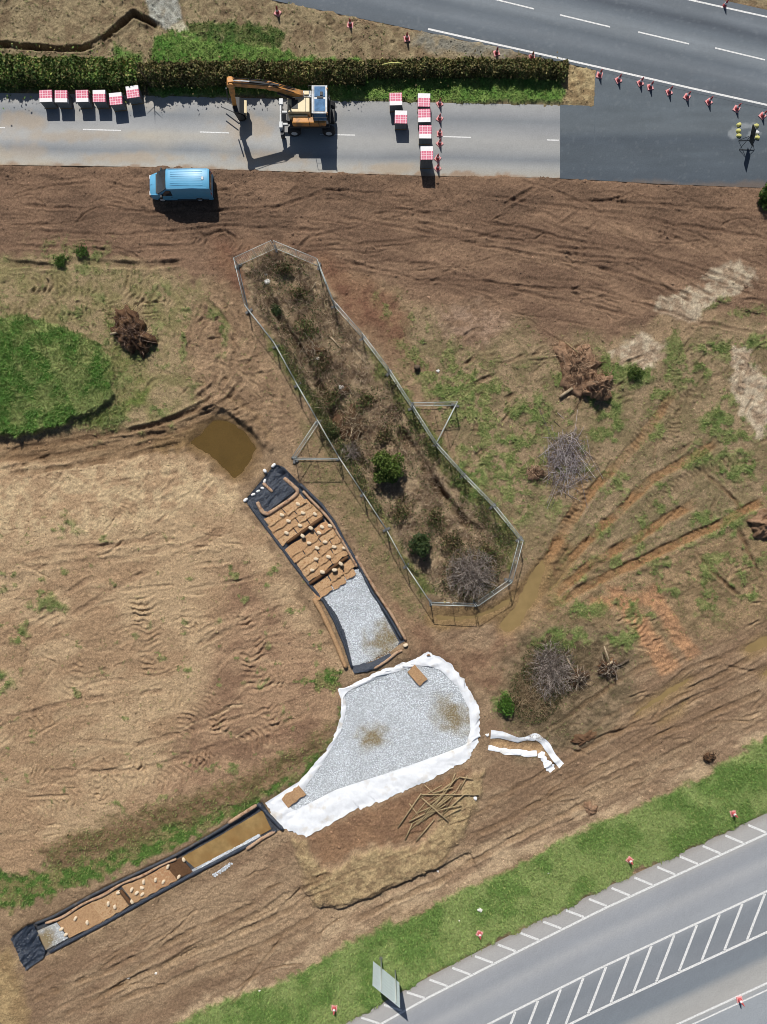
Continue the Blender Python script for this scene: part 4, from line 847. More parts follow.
heap('root_heap', 'low heap of reddish roots left of the grey branch heap', 'root heap', 534, 472, .7, .25, 'soil_pale', 16, .8, 130, BR, (), .1, .02, .5)
heap('soil_heap', 'dark earth lumps at the lower right of the shrub mound', 'soil heap', 584, 738, 1.1, .35, 'soil', 17, .4, 0, BR, (), .3)
heap('soil_heap', 'pale grey rubble lump on the track above the lower verge', 'rubble', 590, 808, .55, .3, 'soil_pale', 19, 1.0, 0, BR, (), .8)
heap('burnt_clump', 'small black clump at the edge of the lower grass verge', 'weed clump', 709, 757, .45, .45, 'soil', 20, .8, 70, [S(40, 36, 32), S(60, 52, 44)], (), 0, .015, .3)

def log_thing(name, label, cat, a, b, r, mat, group=None, dz=None):
    A = at(*a); B = at(*b); za = A.z + r * .8; zb = B.z + r * .8
    if dz: za += dz[0]; zb += dz[1]
    e = Vector((A.x, A.y, za)); m = MB().tube([Vector((0, 0, 0)), (Vector((B.x, B.y, zb)) - e) * .5 + Vector((0, 0, .01)), Vector((B.x, B.y, zb)) - e], [r, r * .92, r * .85], 7)
    o = m.build(name, M[mat], None, True); o.location = e; return tag(o, label, cat, group)
for a, b, lab in (((331, 338), (342, 350), 'pale branch lying right of the pale cut branches in the enclosure'), ((347, 344), (366, 364), 'long thin branch lying against the right fence of the enclosure'), ((333, 330), (334, 338), 'short pale stick near the right fence of the enclosure'),
                  ((308, 295), (316, 283), 'pale stick near the top of the enclosure'), ((298, 294), (304, 300), 'short dark stick near the top of the enclosure')):
    log_thing('fallen_branch', lab, 'branch', a, b, .05, 'cut_wood', 'branches in the enclosure')
log_thing('fallen_branch', 'pale stick on the bare soil right of the enclosure', 'branch', (471, 446), (475, 453), .04, 'cut_wood')
log_thing('fallen_branch', 'long pale branch at the lower right of the grey branch heap', 'branch', (586, 458), (597, 480), .05, 'cut_wood')
e = MB().tube([(0, 0, 0), (0.02, .35, .05)], [.26, .24], 12).build('log_round', M['bark'], None, True); e.location = at(417, 370, .22)
MB().tube([(0.021, .351, .05), (.022, .362, .052)], [.22, .22], 12).build('cut_face', M['cut_wood'], e)
tag(e, 'short sawn log on the grass right of the enclosure', 'log')

# boulders and pale stones
def rock(px, py, r, label, mat='boulder', cat='rock', seed=1, sq=.8, group=None, dz=0):
    V3, F = dome(r * .9, r * .6, seed, .5, sq, 6, 14, 1.3); o = link('rock', np_mesh('rock', V3, F, None, True), M[mat]); o.location = at(px, py, -.02 + dz); return tag(o, label, cat, group)
rock(480, 909, .26, 'white stone lying on the grass verge above the cone', seed=2)
rock(268, 283, .34, 'larger of two white stones near the top corner of the enclosure', seed=3)
rock(266, 275, .2, 'smaller of two white stones near the top corner of the enclosure', seed=4)
rock(341, 388, .28, 'white stone on the small dark brush pile in the enclosure', seed=5, dz=.3)
rock(318, 360, .25, 'white stone beside the pale cut branches in the enclosure', seed=6, dz=.15)
rock(438, 371, .2, 'white stone on the grass right of the sawn log', seed=7)
rock(459, 920, .12, 'tiny pale stone on the verge below the white stone', seed=8)
rock(548, 880 - 8, .1, 'tiny pale stone in the soil by the lower verge', seed=9)
rock(438, 872, .14, 'small white stone on the soil below the straw-coloured berm', seed=10)
rock(260, 990, .12, 'small white stone near the lower left end of the grass verge', seed=11)
rock(156, 973, .16, 'larger white stone on the rutted soil below the lower channel', seed=12)
rock(128, 978, .14, 'smaller white stone on the rutted soil below the lower channel', seed=13)
rock(310, 790 - 8, .1, 'tiny stone at the left edge of the basin', seed=14)

# ------------------------------------------------------------------ lined settlement channels and gravel basin
def sheet(name, A, B, n, m, mat, dz, wr=.03, label=None, cat=None, parent=None, fr=5, z0=None):
    def zf(u, v):
        z = hzv(u.ravel(), v.ravel()).reshape(u.shape) if z0 is None else 0 * u + z0
        k = fbm(u, v, fr, 3, 33, 1.0, 2.6, .6, gain=.6) - .5
        return z + dz + wr * 2 * np.maximum(k, -.3) + wr * .6
    o = link(name, strip_mesh(name, resample(A, n), resample(B, n), m, zf), mat, parent)
    if label: tag(o, label, cat)
    return o
def roll(name, label, pts, r, mat, n=40, cat='coir roll', dz=0.0, group=None, sides=9):
    p = resample(pts, n); c0 = at(*p[0], 0)
    P = []
    for q_ in p: P.append(at(q_[0], q_[1], r * .8 + dz) - c0)
    z = np.array([v.z for v in P]); k = np.ones(5) / 5; z = np.convolve(np.pad(z, 2, 'edge'), k, 'valid')
    for i, v in enumerate(P): v.z = z[i]
    rs = [r * (.9 + .25 * random.random()) for _ in P]; rs[0] *= .8; rs[-1] *= .8
    o = MB().tube(P, rs, sides).build(name, mat, None, True); o.location = c0; return tag(o, label, cat, group)
# --- upper channel
c1L = [(245, 500), (256, 515), (268, 530), (284, 551), (292, 562), (306, 581), (322, 600), (334, 621), (344, 646), (353, 672)]
c1R = [(275, 464), (284, 467), (304, 488), (322, 506), (334, 523), (346, 546), (357, 563), (371, 591), (386, 611), (405, 641)]
sheet('channel_liner', c1L, c1R, 160, 60, M['liner'], .02, .05, 'black plastic liner under the upper coir-matted channel', 'liner', fr=4)
sheet('liner_flap', [(246, 500), (252, 507), (258, 514), (266, 513)], [(275, 466), (284, 470), (291, 478), (297, 489)], 60, 60, M['liner'], .06, .17, 'crumpled black liner sheet at the head of the upper channel', 'liner', fr=5)
def bag_mesh(l, w, h, seed=0):
    V3, F = dome(.5, h, seed, .12, 1.0, 5, 12); V3 = V3.copy(); V3[:, 0] = np.sign(V3[:, 0]) * np.abs(V3[:, 0] * 2) ** .8 * l / 2; V3[:, 1] = np.sign(V3[:, 1]) * np.abs(V3[:, 1] * 2) ** .8 * w / 2
    return np_mesh('sandbag', V3, F, None, True)
BAG = [bag_mesh(.48, .30, .14, i) for i in range(4)]; BAG_W = [bag_mesh(.46, .28, .2, i + 5) for i in range(4)]; BAG_Y = [bag_mesh(.55, .40, .22, i + 9) for i in range(3)]
def bag(px, py, dz, meshes, mat, label, group, rz, name='sandbag', cat='sandbag', sc=1.0):
    me = random.choice(meshes).copy(); o = link(name, me, mat); p = at(px, py); o.location = (p.x, p.y, p.z + dz); o.rotation_euler = (0, 0, rz); o.scale = (sc, sc, sc)
    return tag(o, label, cat, group)
for k, (x, y, rz) in enumerate(((273.5, 465.5, .9), (265, 471, -.9), (264.5, 481, 1.3), (262, 488, -.4), (258, 491, .6), (253, 494.5, .5), (245.5, 500, .7))):
    bag(x, y, .05, BAG_W, M['white_bag'], f"white sandbag, {ordn[k]} from the top along the upper end of the upper channel's liner", 'white sandbags at the channel head', rz, sc=.95 + .15 * (k in (0, 6)))
roll('coir_roll', 'bent beige coir roll forming a U across the black liner', [(284, 478), (291, 484), (297.5, 490), (297, 494), (290, 500), (268, 514), (263, 513), (260, 508), (257, 502)], .17, M['coir_roll'], 40, dz=.03)
roll('coir_roll', 'short coir roll lying on the black liner', [(263, 483), (272.5, 492)], .14, M['coir_roll'], 8, dz=.05)
D1 = np.array((.58, .815)); X1 = np.array((.815, -.58)); O1 = np.array((281, 505.0))
def c1(a, c): a_ = a / 96; q_ = O1 + D1 * a + X1 * c + np.array((2.5, -2.0)) * math.sin(a_ * 3.14); return q_
def coir_mat(corners, tilt, lift, label, group, seed, mat='coir', thick=.04):
    # corners: four picture points (north edge left,right / south edge right,left); south edge lies on the next mat
    a, b, c, d = [np.array(q_, float) for q_ in corners]; n, m = 9, 5
    c0 = at(*((a + b + c + d) / 4)); top = []; bot = []
    for i in range(n):
        for j in range(m):
            s_ = i / (n - 1); t = j / (m - 1); q_ = (a * (1 - s_) + b * s_) * (1 - t) + (d * (1 - s_) + c * s_) * t
            wob = (random.random() - .5) * 1.9 if (i in (0, n - 1) or j in (0, m - 1)) else 0
            x, y = P2(q_[0] + wob * .7, q_[1] + wob * .7)
            z = lift + tilt * t + .035 * math.sin(s_ * 7 + seed * 1.7) * t + .02 * (random.random() - .5)
            top.append((x - c0.x, y - c0.y, z)); bot.append((x - c0.x, y - c0.y, z - thick))
    N_ = n * m; fs = []
    for i in range(n - 1):
        for j in range(m - 1):
            k = i * m + j; fs.append((k, k + m, k + m + 1, k + 1)); fs.append((N_ + k + 1, N_ + k + m + 1, N_ + k + m, N_ + k))
    ring = [i * m for i in range(n)] + [(n - 1) * m + j for j in range(1, m)] + [i * m + m - 1 for i in range(n - 2, -1, -1)] + [j for j in range(m - 2, 0, -1)]
    for i in range(len(ring)): p_, r_ = ring[i], ring[(i + 1) % len(ring)]; fs.append((p_, r_, N_ + r_, N_ + p_))
    mb = MB(); mb.add(top + bot, fs); o = mb.build('coir_mat', M[mat], None, False); o.location = c0
    return tag(o, label, 'coir mat', group)
rows = [(1, 10), (9, 17), (16, 24), (24, 32), (38, 47), (46, 55), (54, 63), (62, 71), (70, 78), (84, 92), (90, 98)]
splits = [(-23, -2, 22), (-25, 6, 24), (-26, 2, 25), (-27, -6, 10, 26), (-27, 9, 25), (-26, -12, 8, 26), (-25, 0, 16, 27), (-25, -6, 12, 27), (-26, 6, 26), (-26, -4, 12, 25), (-26, -6, 10, 22), (-21, 2, 21)]
for k, ((a0, a1), sp) in enumerate(zip(rows, splits)):
    for j in range(len(sp) - 1):
        g0 = .5; cs = (sp[j] + g0, sp[j + 1] - g0); jit = random.uniform(-1, 1)
        coir_mat([c1(a0 + jit, cs[0]), c1(a0 + jit, cs[1]), c1(a1 + 1.5 + jit, cs[1]), c1(a1 + 1.5 + jit, cs[0])], random.uniform(.10, .16), .11, f'brown coir mat in the {ordn[k]} row of the upper channel, {ordn[j]} from the left', 'coir mats in the upper channel', k * 3 + j, random.choice(('coir', 'coir', 'coir', 'coir_b', 'coir_c')))
for a0, c0_, c1_, lab in ((34.5, -20, 24, 'upper of two dark coir rolls across the matted upper channel'), (81, -24, 23, 'lower of two dark coir rolls across the matted upper channel')):
    roll('coir_roll', lab, [c1(a0, c0_), c1(a0, (c0_ + c1_) / 2), c1(a0, c1_)], .15, M['coir_dark'], 14, dz=.13)
for k, (x, y) in enumerate(sorted(((298, 504), (282, 515), (303, 513), (288.5, 521), (315, 514), (300, 525.5), (286.5, 533), (322, 527), (330, 526), (303, 536), (325, 542), (309, 543), (317, 548), (334, 547), (344.5, 548), (328.6, 557), (316, 559), (312, 570), (334.6, 570), (322.6, 572), (341, 563.6), (311, 528), (319, 533)), key=lambda q_: q_[1])):
    onroll = min(abs((np.array((x, y)) - O1) @ D1 - r_) for r_ in (34.5, 81)) < 4
    bag(x, y, .46 if onroll else .20, BAG, M['cream'], f'small pale sandbag on the upper channel mats, {ordn[k]} counting from the top', 'pale sandbags on the upper channel', random.uniform(.2, .9) + 2.2, sc=1.0)
GP1 = [(321, 594.5), (359.5, 568), (372, 592), (383, 613), (400, 646), (389, 655), (378, 660), (353, 666), (345, 633), (336, 614)]
GA1 = [(320, 593), (336, 614), (345, 633), (353, 668)]; GB1 = [(359.5, 567), (372, 592), (383, 613), (401, 646)]
def gravel(name, label, A, B, poly, ns, z, stains, size=.055):
    def stain(u, v):
        s_ = 0 * u
        for cx, cy, rx, ry, an in stains:
            c_, q_ = math.cos(an), math.sin(an); x = ((u - cx) * c_ + (v - cy) * q_) / rx; y = (-(u - cx) * q_ + (v - cy) * c_) / ry
            s_ = np.maximum(s_, .85 * sstep(1.55, .15, np.hypot(x, y) + 1.3 * (fbm(u, v, 7, 3, 13) - .5)))
        return s_
    def cf(u, v):
        s_ = stain(u, v)[..., None]; g = (.85 + .3 * fbm(u, v, 12, 3, 17))[..., None]
        return np.array((.40, .43, .46)) * g * (1 - s_) + S(152, 128, 76) * s_
    me = strip_mesh(name, resample(A, 90), resample(B, 90), 60, lambda u, v: z + .05 * (fbm(u, v, 10, 3, 19) - .5), cf)
    o = tag(link(name, me, M['stone']), label, 'gravel', kind='stuff')
    q_ = rnd_in(poly, ns); st = stain(q_[:, 0], q_[:, 1])[:, None] ; st = np.clip(st * (.75 + .4 * RNG.random((ns, 1))), 0, 1)
    base = np.array((.60, .635, .67)) * (.72 + .42 * RNG.random((ns, 1))) * (.86 + .28 * fbm(q_[:, 0], q_[:, 1], 16, 3, 18))[:, None]
    cc = base * (1 - st) + S(160, 144, 100) * st * (.8 + .4 * RNG.random((ns, 1)))
    P = np.stack([(q_[:, 0] - 383.5) / 12, (512 - q_[:, 1]) / 12, z + .015 + .05 * (fbm(q_[:, 0], q_[:, 1], 10, 3, 19) - .5)], -1)
    s2 = link('stones', stone_mesh('stones', P, size * (.6 + .8 * RNG.random(ns)), cc, .7), M['stone'], o); s2['kind'] = 'stuff'
    return o
gravel('gravel', 'white gravel filling the lower end of the upper channel', GA1, GB1, GP1, 4200, -.13, [(390, 640, 18, 24, .9)])
sheet('liner_flap', [(352, 666), (366, 664), (378, 659), (390, 653)], [(354, 673), (367, 671), (382, 665), (393, 657)], 40, 8, M['liner'], .14, .06, 'crumpled black liner flap at the bottom end of the upper channel', 'liner', fr=4)
roll('liner_edge', 'rolled black liner edge along the right side of the upper channel', [(300, 484), (322, 505), (335, 523), (347, 546), (358, 563), (372, 592), (388, 615), (402, 639)], .13, M['liner'], 60, 'liner edge')
roll('liner_edge', 'rolled black liner edge along the left side of the upper channel', [(248, 503), (268, 530), (284, 551), (294, 565), (308, 583), (324, 602), (335, 622), (345, 646), (352, 668)], .13, M['liner'], 60, 'liner edge')
roll('coir_roll', 'orange-brown coir roll along the lower left side of the upper channel', [(314, 598), (322, 612), (332, 633), (340, 652), (346, 667)], .2, M['coir'], 30)
roll('coir_roll', 'thin beige coir roll along the lower right side of the upper channel', [(356, 556), (366, 574), (378, 594), (392, 615), (406, 640)], .12, M['coir_roll'], 40)
roll('coir_roll', 'beige coir roll along the upper right side of the coir mats', [(303, 491), (311, 500), (322, 511), (331, 521), (337, 532), (345, 545), (351, 556), (357, 567)], .12, M['coir_roll'], 40, dz=.12)
roll('coir_roll', 'short coir roll at the bottom end of the upper channel', [(374, 668), (386, 661), (397, 652), (402, 650)], .12, M['coir_roll'], 12)
bag(405.5, 645, .1, BAG_W, M['cream'], 'pale sandbag at the lower right corner of the upper channel', None, .4)
# --- gravel basin
BAS_IN = [(290, 806), (305, 788), (327.5, 756), (341, 731), (346, 710), (345, 694), (352, 689), (386, 675), (413, 667), (428, 666), (440, 670), (458, 687), (469, 709), (470.5, 730), (466, 745), (428, 759), (390, 772), (362, 781), (335, 790), (312, 802), (300, 808), (296, 810), (292, 809)]
def ring_sheet(name, out, inn, n, m, mat, label, cat):
    o_, i_ = [], []
    for k in range(len(out)):
        a = np.array(out[k]); b = np.array(out[(k + 1) % len(out)]); c = np.array(inn[k]); d = np.array(inn[(k + 1) % len(inn)])
        s_ = max(3, int(np.hypot(*(b - a)) / 1.6))
        for t in np.linspace(0, 1, s_, endpoint=False): o_.append(a * (1 - t) + b * t); i_.append(c * (1 - t) + d * t)
    o_ = np.array(o_ + [o_[0]]); i_ = np.array(i_ + [i_[0]])
    c_ = o_.mean(0); nn = o_ - c_; nn /= np.hypot(nn[:, 0], nn[:, 1])[:, None]; o_ = o_ + nn * (6.5 * (fbm(o_[:, 0], o_[:, 1], 4.5, 3, 44, gain=.6) - .5))[:, None]
    def zf(u, v):
        z = hzv(u.ravel(), v.ravel()).reshape(u.shape); k = np.abs(fbm(u, v, 9, 3, 35, 2.2, 1.0, -.5, gain=.5) - .5)
        t = np.linspace(0, 1, u.shape[1])[None]
        return np.maximum(z, -.09) + .08 + .26 * k + .06 * np.sin(np.clip(t, 0, 1) * 3.14) * (.5 + vn(u / 9, v / 9, 4)) - .02 * t
    return tag(link(name, strip_mesh(name, o_, i_, m, zf), mat), label, cat)
ring_sheet('geotextile_sheet', BAS_OUT, BAS_IN, 0, 12, M['fleece'], 'white geotextile sheet spread around the edge of the gravel basin', 'geotextile')
GPB = [p for p in BAS_IN]
gA = [(289, 804), (305, 786), (327, 754), (340, 731), (344, 708), (343, 692), (352, 688), (386, 672), (413, 664), (428, 664)]
gB = [(291, 812), (302, 811), (335, 794), (380, 778), (428, 762), (468, 748), (473, 730), (472, 709), (460, 685), (440, 668)]
gravel('gravel', 'pale grey gravel filling the large white basin', gA, gB, GPB, 15000, -.06, [(452, 717, 22, 14, .6), (372, 738, 16, 12, -.3)])
def flat_mat(px, py, l, w, rz, label):
    c_ = np.array((px, py)); d_ = np.array((math.cos(rz), math.sin(rz))); n_ = np.array((-d_[1], d_[0]))
    return coir_mat([c_ - d_ * l / 2 - n_ * w / 2, c_ + d_ * l / 2 - n_ * w / 2, c_ + d_ * l / 2 + n_ * w / 2, c_ - d_ * l / 2 + n_ * w / 2], .02, .30, label, 'coir mats in the basin', 2, thick=.10)
flat_mat(417.4, 675.4, 19, 10.5, .85, 'rectangular coir mat at the top inlet of the gravel basin')
flat_mat(293.6, 796, 22, 11.5, -.65, 'rectangular coir mat at the lower left outlet of the gravel basin')
rock(428.5, 655, .18, 'stone holding down the top corner of the white sheet', 'soil_pale', 'rock', 21, .6, None, .25)
# --- lower channel
sheet('channel_liner', CH2_T, CH2_B, 140, 26, M['liner_dusty'], .02, .03, 'black plastic liner under the long lower channel', 'liner', fr=4)
sheet('liner_sump', [(12, 937), (18, 932), (26, 925), (33, 922)], [(27, 969), (34, 964), (44, 957), (46, 951)], 60, 60, M['liner'], .12, .20, 'crumpled black plastic sheet at the lower left end of the lower channel', 'liner', fr=4)
def c2(s_, t): a = resample(CH2_T, 200)[int(s_ * 199)]; b = resample(CH2_B, 200)[int(s_ * 199)]; return a * (1 - t) + b * t
sheet('silt_water', [c2(s_, .22) for s_ in np.linspace(.66, .985, 20)], [c2(s_, .86) for s_ in np.linspace(.68, .975, 20)], 40, 12, M['ochre'], .0, 0, None, None, z0=-.06)['kind'] = 'structure'
gravel('gravel', 'white gravel showing along the lower edge of the ochre water', [c2(s_, .80) for s_ in np.linspace(.66, .93, 12)], [c2(s_, .93) for s_ in np.linspace(.66, .93, 12)], [c2(s_, .82) for s_ in np.linspace(.74, .93, 12)] + [c2(s_, .93) for s_ in np.linspace(.93, .66, 12)], 900, -.055, [], .05)
gravel('gravel', 'small spill of white gravel outside the lower channel', [(213, 874), (222, 868), (230, 862)], [(215, 876), (225, 870), (232, 864)], [(212, 874), (222, 868), (231, 861), (233, 863), (225, 871), (215, 877)], 120, .04, [], .05)
roll('liner_edge', 'long black liner roll along the lower side of the lower channel', [c2(s_, .95) for s_ in np.linspace(.10, .99, 30)], .15, M['liner'], 90, 'liner edge', .08)
roll('liner_edge', 'black liner roll along the upper side of the lower channel', [c2(s_, .03) for s_ in np.linspace(.10, .985, 30)], .12, M['liner_dusty'], 90, 'liner edge', .08)
roll('coir_roll', 'long beige coir roll along the upper side of the lower channel mats', [c2(s_, .16 + .03 * math.sin(s_ * 40)) for s_ in np.linspace(.13, .64, 24)], .13, M['coir_roll'], 60, dz=.05)
roll('coir_roll', 'beige coir roll beside the ochre water near the basin', [(229, 822), (243, 813), (257, 804)], .14, M['coir_roll'], 14, dz=.1)
roll('coir_roll', 'beige coir roll on the lower side near the basin', [(247, 848), (262, 838), (275, 831)], .15, M['coir_roll'], 14, dz=.1)
roll('liner_edge', 'short black liner roll between the lower channel and the white basin sheet', [(258, 803), (266, 812), (274, 820), (283, 829)], .16, M['liner'], 14, 'liner edge', .08)
for k, (s0, s1, w_) in enumerate(((.165, .30, 0), (.295, .405, 0), (.425, .52, 0), (.515, .60, 0), (.595, .655, 1))):
    coir_mat([c2(s0, .24), c2(s1, .24), c2(s1 + .012, .88), c2(s0 + .012, .88)], .05, .11, f'brown coir mat, {ordn[k]} from the lower left in the lower channel', 'coir mats in the lower channel', k, ('coir', 'coir_c', 'coir', 'coir_b', 'coir_dark')[k], .08)
gp = [c2(s_, .3) for s_ in (.10, .16)] + [c2(s_, .85) for s_ in (.17, .11)]
gravel('gravel', 'pale stones in the sump at the lower left end of the lower channel', [c2(s_, .25) for s_ in np.linspace(.085, .165, 6)], [c2(s_, .85) for s_ in np.linspace(.085, .175, 6)], gp, 220, -.06, [(44, 940, 14, 14, 0)], .06)
roll('coir_roll', 'dark coir roll across the lower channel between the mats', [c2(.415, .30), c2(.42, .6), c2(.425, .86)], .14, M['coir_dark'], 8, dz=.05)
for k, (s_, t) in enumerate(sorted(((.23, .42), (.26, .70), (.17, .50), (.175, .72), (.405, .34), (.43, .80), (.45, .45), (.46, .62), (.475, .74), (.355, .5), (.37, .68), (.50, .40), (.54, .52), (.60, .30), (.615, .80), (.56, .7), (.66, .34), (.485, .55)))):
    p_ = c2(s_, t); bag(p_[0], p_[1], .16, BAG, M['cream'], f'small pale sandbag on the lower channel mats, {ordn[k]} counting from the left', 'pale sandbags on the lower channel', random.uniform(0, 3.1), sc=.9)
for k, s_ in enumerate((.145, .235, .315, .385, .455, .52, .585, .65, .72, .80)):
    p_ = c2(s_, 1.02); b0 = at(p_[0], p_[1]); mb = MB(); mb.box((0, 0, .28), (.045, .045, .7), None, (.7, .7))
    o = mb.build('peg', M['bark']); o.location = b0; tag(o, f'wooden peg, {ordn[k]} from the lower left along the outer side of the lower channel', 'peg', 'pegs along the lower channel')
# --- small fleece-edged basin right of the gravel basin
def fleece_strip(pts, w, label):
    p = resample(pts, 40); d = np.gradient(p, axis=0); nn = np.stack([-d[:, 1], d[:, 0]], -1) / np.hypot(d[:, 0], d[:, 1])[:, None]
    ww = (w * (.35 + 1.4 * vn(np.arange(40) / 4, np.zeros(40), int(w * 3))))[:, None] / 2
    A, B = p + nn * ww, p - nn * ww
    def zf(u, v): return hzv(u.ravel(), v.ravel()).reshape(u.shape) +   .05 + .20 * np.abs(fbm(u, v, 5, 3, 39) - .5) + .015 * np.sin(np.linspace(0, 3.14, u.shape[1]))[None]
    tag(link('geotextile_strip', strip_mesh('geotextile_strip', A, B, 8, zf), M['fleece']), label, 'geotextile', 'geotextile strips of the small basin')
fleece_strip([(490.5, 734), (501, 734.5), (517.6, 740), (528, 738), (536, 736), (545, 743), (553, 756), (561, 765)], 5.5, 'long bent white geotextile strip above the small brown basin')
fleece_strip([(488, 747), (507, 751.5), (520, 752), (528, 754), (537, 753)], 5.0, 'white geotextile strip below the small brown basin')
fleece_strip([(540, 752.6), (545, 761), (552, 770)], 6.5, 'short white geotextile strip at the lower right of the small basin')
rock(487, 735, .2, 'white scrap at the right tip of the gravel basin', 'white_bag', 'rock', 22)
# --- pile of stakes
for k in range(30):
    cx = 438 + random.gauss(0, 9); cy = 802 + random.gauss(0, 7) - (cx - 438) * .35; an = random.choice((-.5, -.55, -.7, -.4, .12, -.9, .9)) + random.gauss(0, .15); ln = random.uniform(18, 40) / 2
    lift = .05 + .016 * k * max(0, 1 - math.hypot(cx - 440, cy - 800) / 26)
    log_thing('timber_stake', 'weathered wooden stake in the loose pile below the gravel basin', 'stake', (cx - math.cos(an) * ln, cy - math.sin(an) * ln), (cx + math.cos(an) * ln, cy + math.sin(an) * ln), random.uniform(.035, .06), 'wood', 'stakes in the loose pile', (lift * .4, lift))
for a, b, lab in (((420, 794), (478, 792), 'long horizontal stake across the top of the loose stake pile'), ((398, 826), (421, 792), 'thin stake sticking out at the left of the stake pile'), ((405, 838), (412, 822), 'short stake lying at the lower left of the stake pile'), ((448, 790), (455, 772), 'left of two stakes pointing up towards the basin from the stake pile'), ((460, 788), (467, 774), 'right of two stakes pointing up towards the basin from the stake pile'), ((416, 840), (434, 818), 'stake sticking out at the bottom of the stake pile'), ((409, 820), (425, 812), 'thick short stake at the left of the stake pile'), ((459, 776), (472, 777), 'small stake lying nearest the white sheet above the stake pile')):
    log_thing('timber_stake', lab, 'stake', a, b, .055, 'wood', 'stakes in the loose pile', (.12, .2))
rock(475, 797, .22, 'pale rag at the right end of the stake pile', 'white_bag', 'rag', 23)

# ------------------------------------------------------------------ mesh fence panels round the enclosure
def fence_meshes():
    fr = MB(); L, hh, r = 3.46, 2.0, .027
    for x in (0.03, L - .03): fr.tube([(x, 0, .04), (x, 0, hh)], r, 6)
    for z in (.16, hh - .02): fr.tube([(0.03, 0, z), (L - .03, 0, z)], r, 6)
    fr.tube([(L / 2, 0, .16), (L / 2, 0, hh)], r * .8, 6)
    w = MB()
    for k in range(1, 23): x = .03 + (L - .06) * k / 23; w.tube([(x, 0.012, .16), (x, 0.012, hh - .02)], .0035, 3, False)
    for k in range(1, 8): z = .16 + 1.82 * k / 8; w.tube([(.03, -.012, z), (L - .03, -.012, z)], .0035, 3, False)
    ft = MB().box((0, 0, .07), (.22, .68, .14), None, (.86, .94)); cl = MB().box((0, 0, 0), (.09, .10, .09))
    return fr.mesh('frame', True), w.mesh('wire_mesh'), ft.mesh('foot'), cl.mesh('clamp')
FM = fence_meshes()
def fence_panel(a, b, label, foot=True):
    A = G(a[0], a[1], 2.0); B = G(b[0], b[1], 2.0); A.z = B.z = 0
    k = np.array(((A.x * 12 + 383.5), 512 - A.y * 12)); k2 = np.array(((B.x * 12 + 383.5), 512 - B.y * 12))
    za, zb = hz(*k), hz(*k2); d = B - A; e = empty('fence_panel', (A.x, A.y, za - .02), math.atan2(d.y, d.x)); e.rotation_euler[1] = -math.atan2(zb - za, d.length) * .9; e.scale = (d.length / 3.5, 1, 1)
    link('frame', FM[0], M['steel'], e); link('wire_mesh', FM[1], M['steel'], e)
    if foot:
        f = link('foot', FM[2], M['foot'], e); f.location = (0, 0, 0); f.rotation_euler = (0, 0, random.uniform(-.25, .25)); c_ = link('clamp', FM[3], M['dark'], e); c_.location = (0, 0, 1.55)
    return tag(e, label, 'fence', 'mesh fence panels')
WEST = [(233.5, 258), (244.5, 304.6), (273, 341), (295, 381), (316.6, 419), (338.6, 457), (363, 493.5), (386.6, 530), (407, 567.6), (432, 605)]
SOUTH = [(432, 605), (477.5, 606), (512, 582), (523, 540)]
EAST = [(523, 540), (495.6, 506), (465, 475), (437, 443.6), (412.5, 405.4), (389, 369), (362, 333), (333, 300), (317, 259)]
TOP = [(317, 259), (272.5, 241), (233.5, 258)]
for nm, ln, frm in (('left', WEST, 'from the top'), ('bottom', SOUTH, 'from the left'), ('right', EAST, 'from the bottom'), ('top', TOP, 'from the right')):
    for k in range(len(ln) - 1): fence_panel(ln[k], ln[k + 1], f'steel mesh fence panel, {ordn[k]} {frm} along the {nm} side of the enclosure')
for a, b, lab in (((413, 403), (457.5, 402), 'horizontal mesh panel of the right triangular fence brace'), ((457.5, 402), (437, 442.5), 'slanting mesh panel of the right triangular fence brace'), ((292, 457.5), (316.5, 420.5), 'slanting mesh panel of the left triangular fence brace'), ((292, 458), (338, 458.5), 'horizontal mesh panel of the left triangular fence brace')):
    fence_panel(a, b, lab)

# ------------------------------------------------------------------ traffic cones
def cone_meshes():
    def lathe(prof, n=16):
        mb = MB(); vs = []; fs = []
        for r, z in prof:
            for k in range(n): t = 6.2832 * k / n; vs.append((r * math.cos(t), r * math.sin(t), z))
        for i in range(len(prof) - 1):
            for k in range(n): k2 = (k + 1) % n; fs.append((i * n + k, i * n + k2, (i + 1) * n + k2, (i + 1) * n + k))
        fs.append(tuple((len(prof) - 1) * n + k for k in range(n))); mb.add(vs, fs); return mb
    base = MB().box((0, 0, .04), (.60, .60, .08), None, (.94, .94)); body = lathe([(.21, .08), (.185, .14), (.14, .38)]); 
    up = lathe([(.105, .60), (.045, .97), (.03, 1.0)]); sl = lathe([(.144, .38), (.107, .60)]); sl.f.pop()
    return base.mesh('base'), body.mesh('lower_body', True), sl.mesh('sleeve', True), up.mesh('tip', True)
CM = cone_meshes()
def cone(px, py, label, group, sc=1.0, road_z=None):
    # px,py: where the cone is seen; its foot is nearer the picture centre
    k = (CAM_H - .45) / 60; gx = 383.5 + (px - 383.5) * k; gy = 512 + (py - 512) * k
    e = empty('traffic_cone', (*P2(gx, gy), hz(gx, gy) if road_z is None else road_z), random.uniform(0, 1.5)); sc *= .84; e.scale = (sc, sc, sc)
    link('base', CM[0], M['cone_base'], e); link('lower_body', CM[1], M['cone_red'], e); link('sleeve', CM[2], M['cone_white'], e); link('tip', CM[3], M['cone_red'], e)
    return tag(e, label, 'traffic cone', group)
for k, (x, y) in enumerate(((277, 10), (350, 22), (407, 36), (497, 51))): cone(x, y, f'red and white traffic cone, {ordn[k]} from the left on the bare verge above the hedge', 'cones on the upper verge')
cone(533, 54, 'red and white traffic cone right behind the end of the low hedge', 'cones on the upper verge')
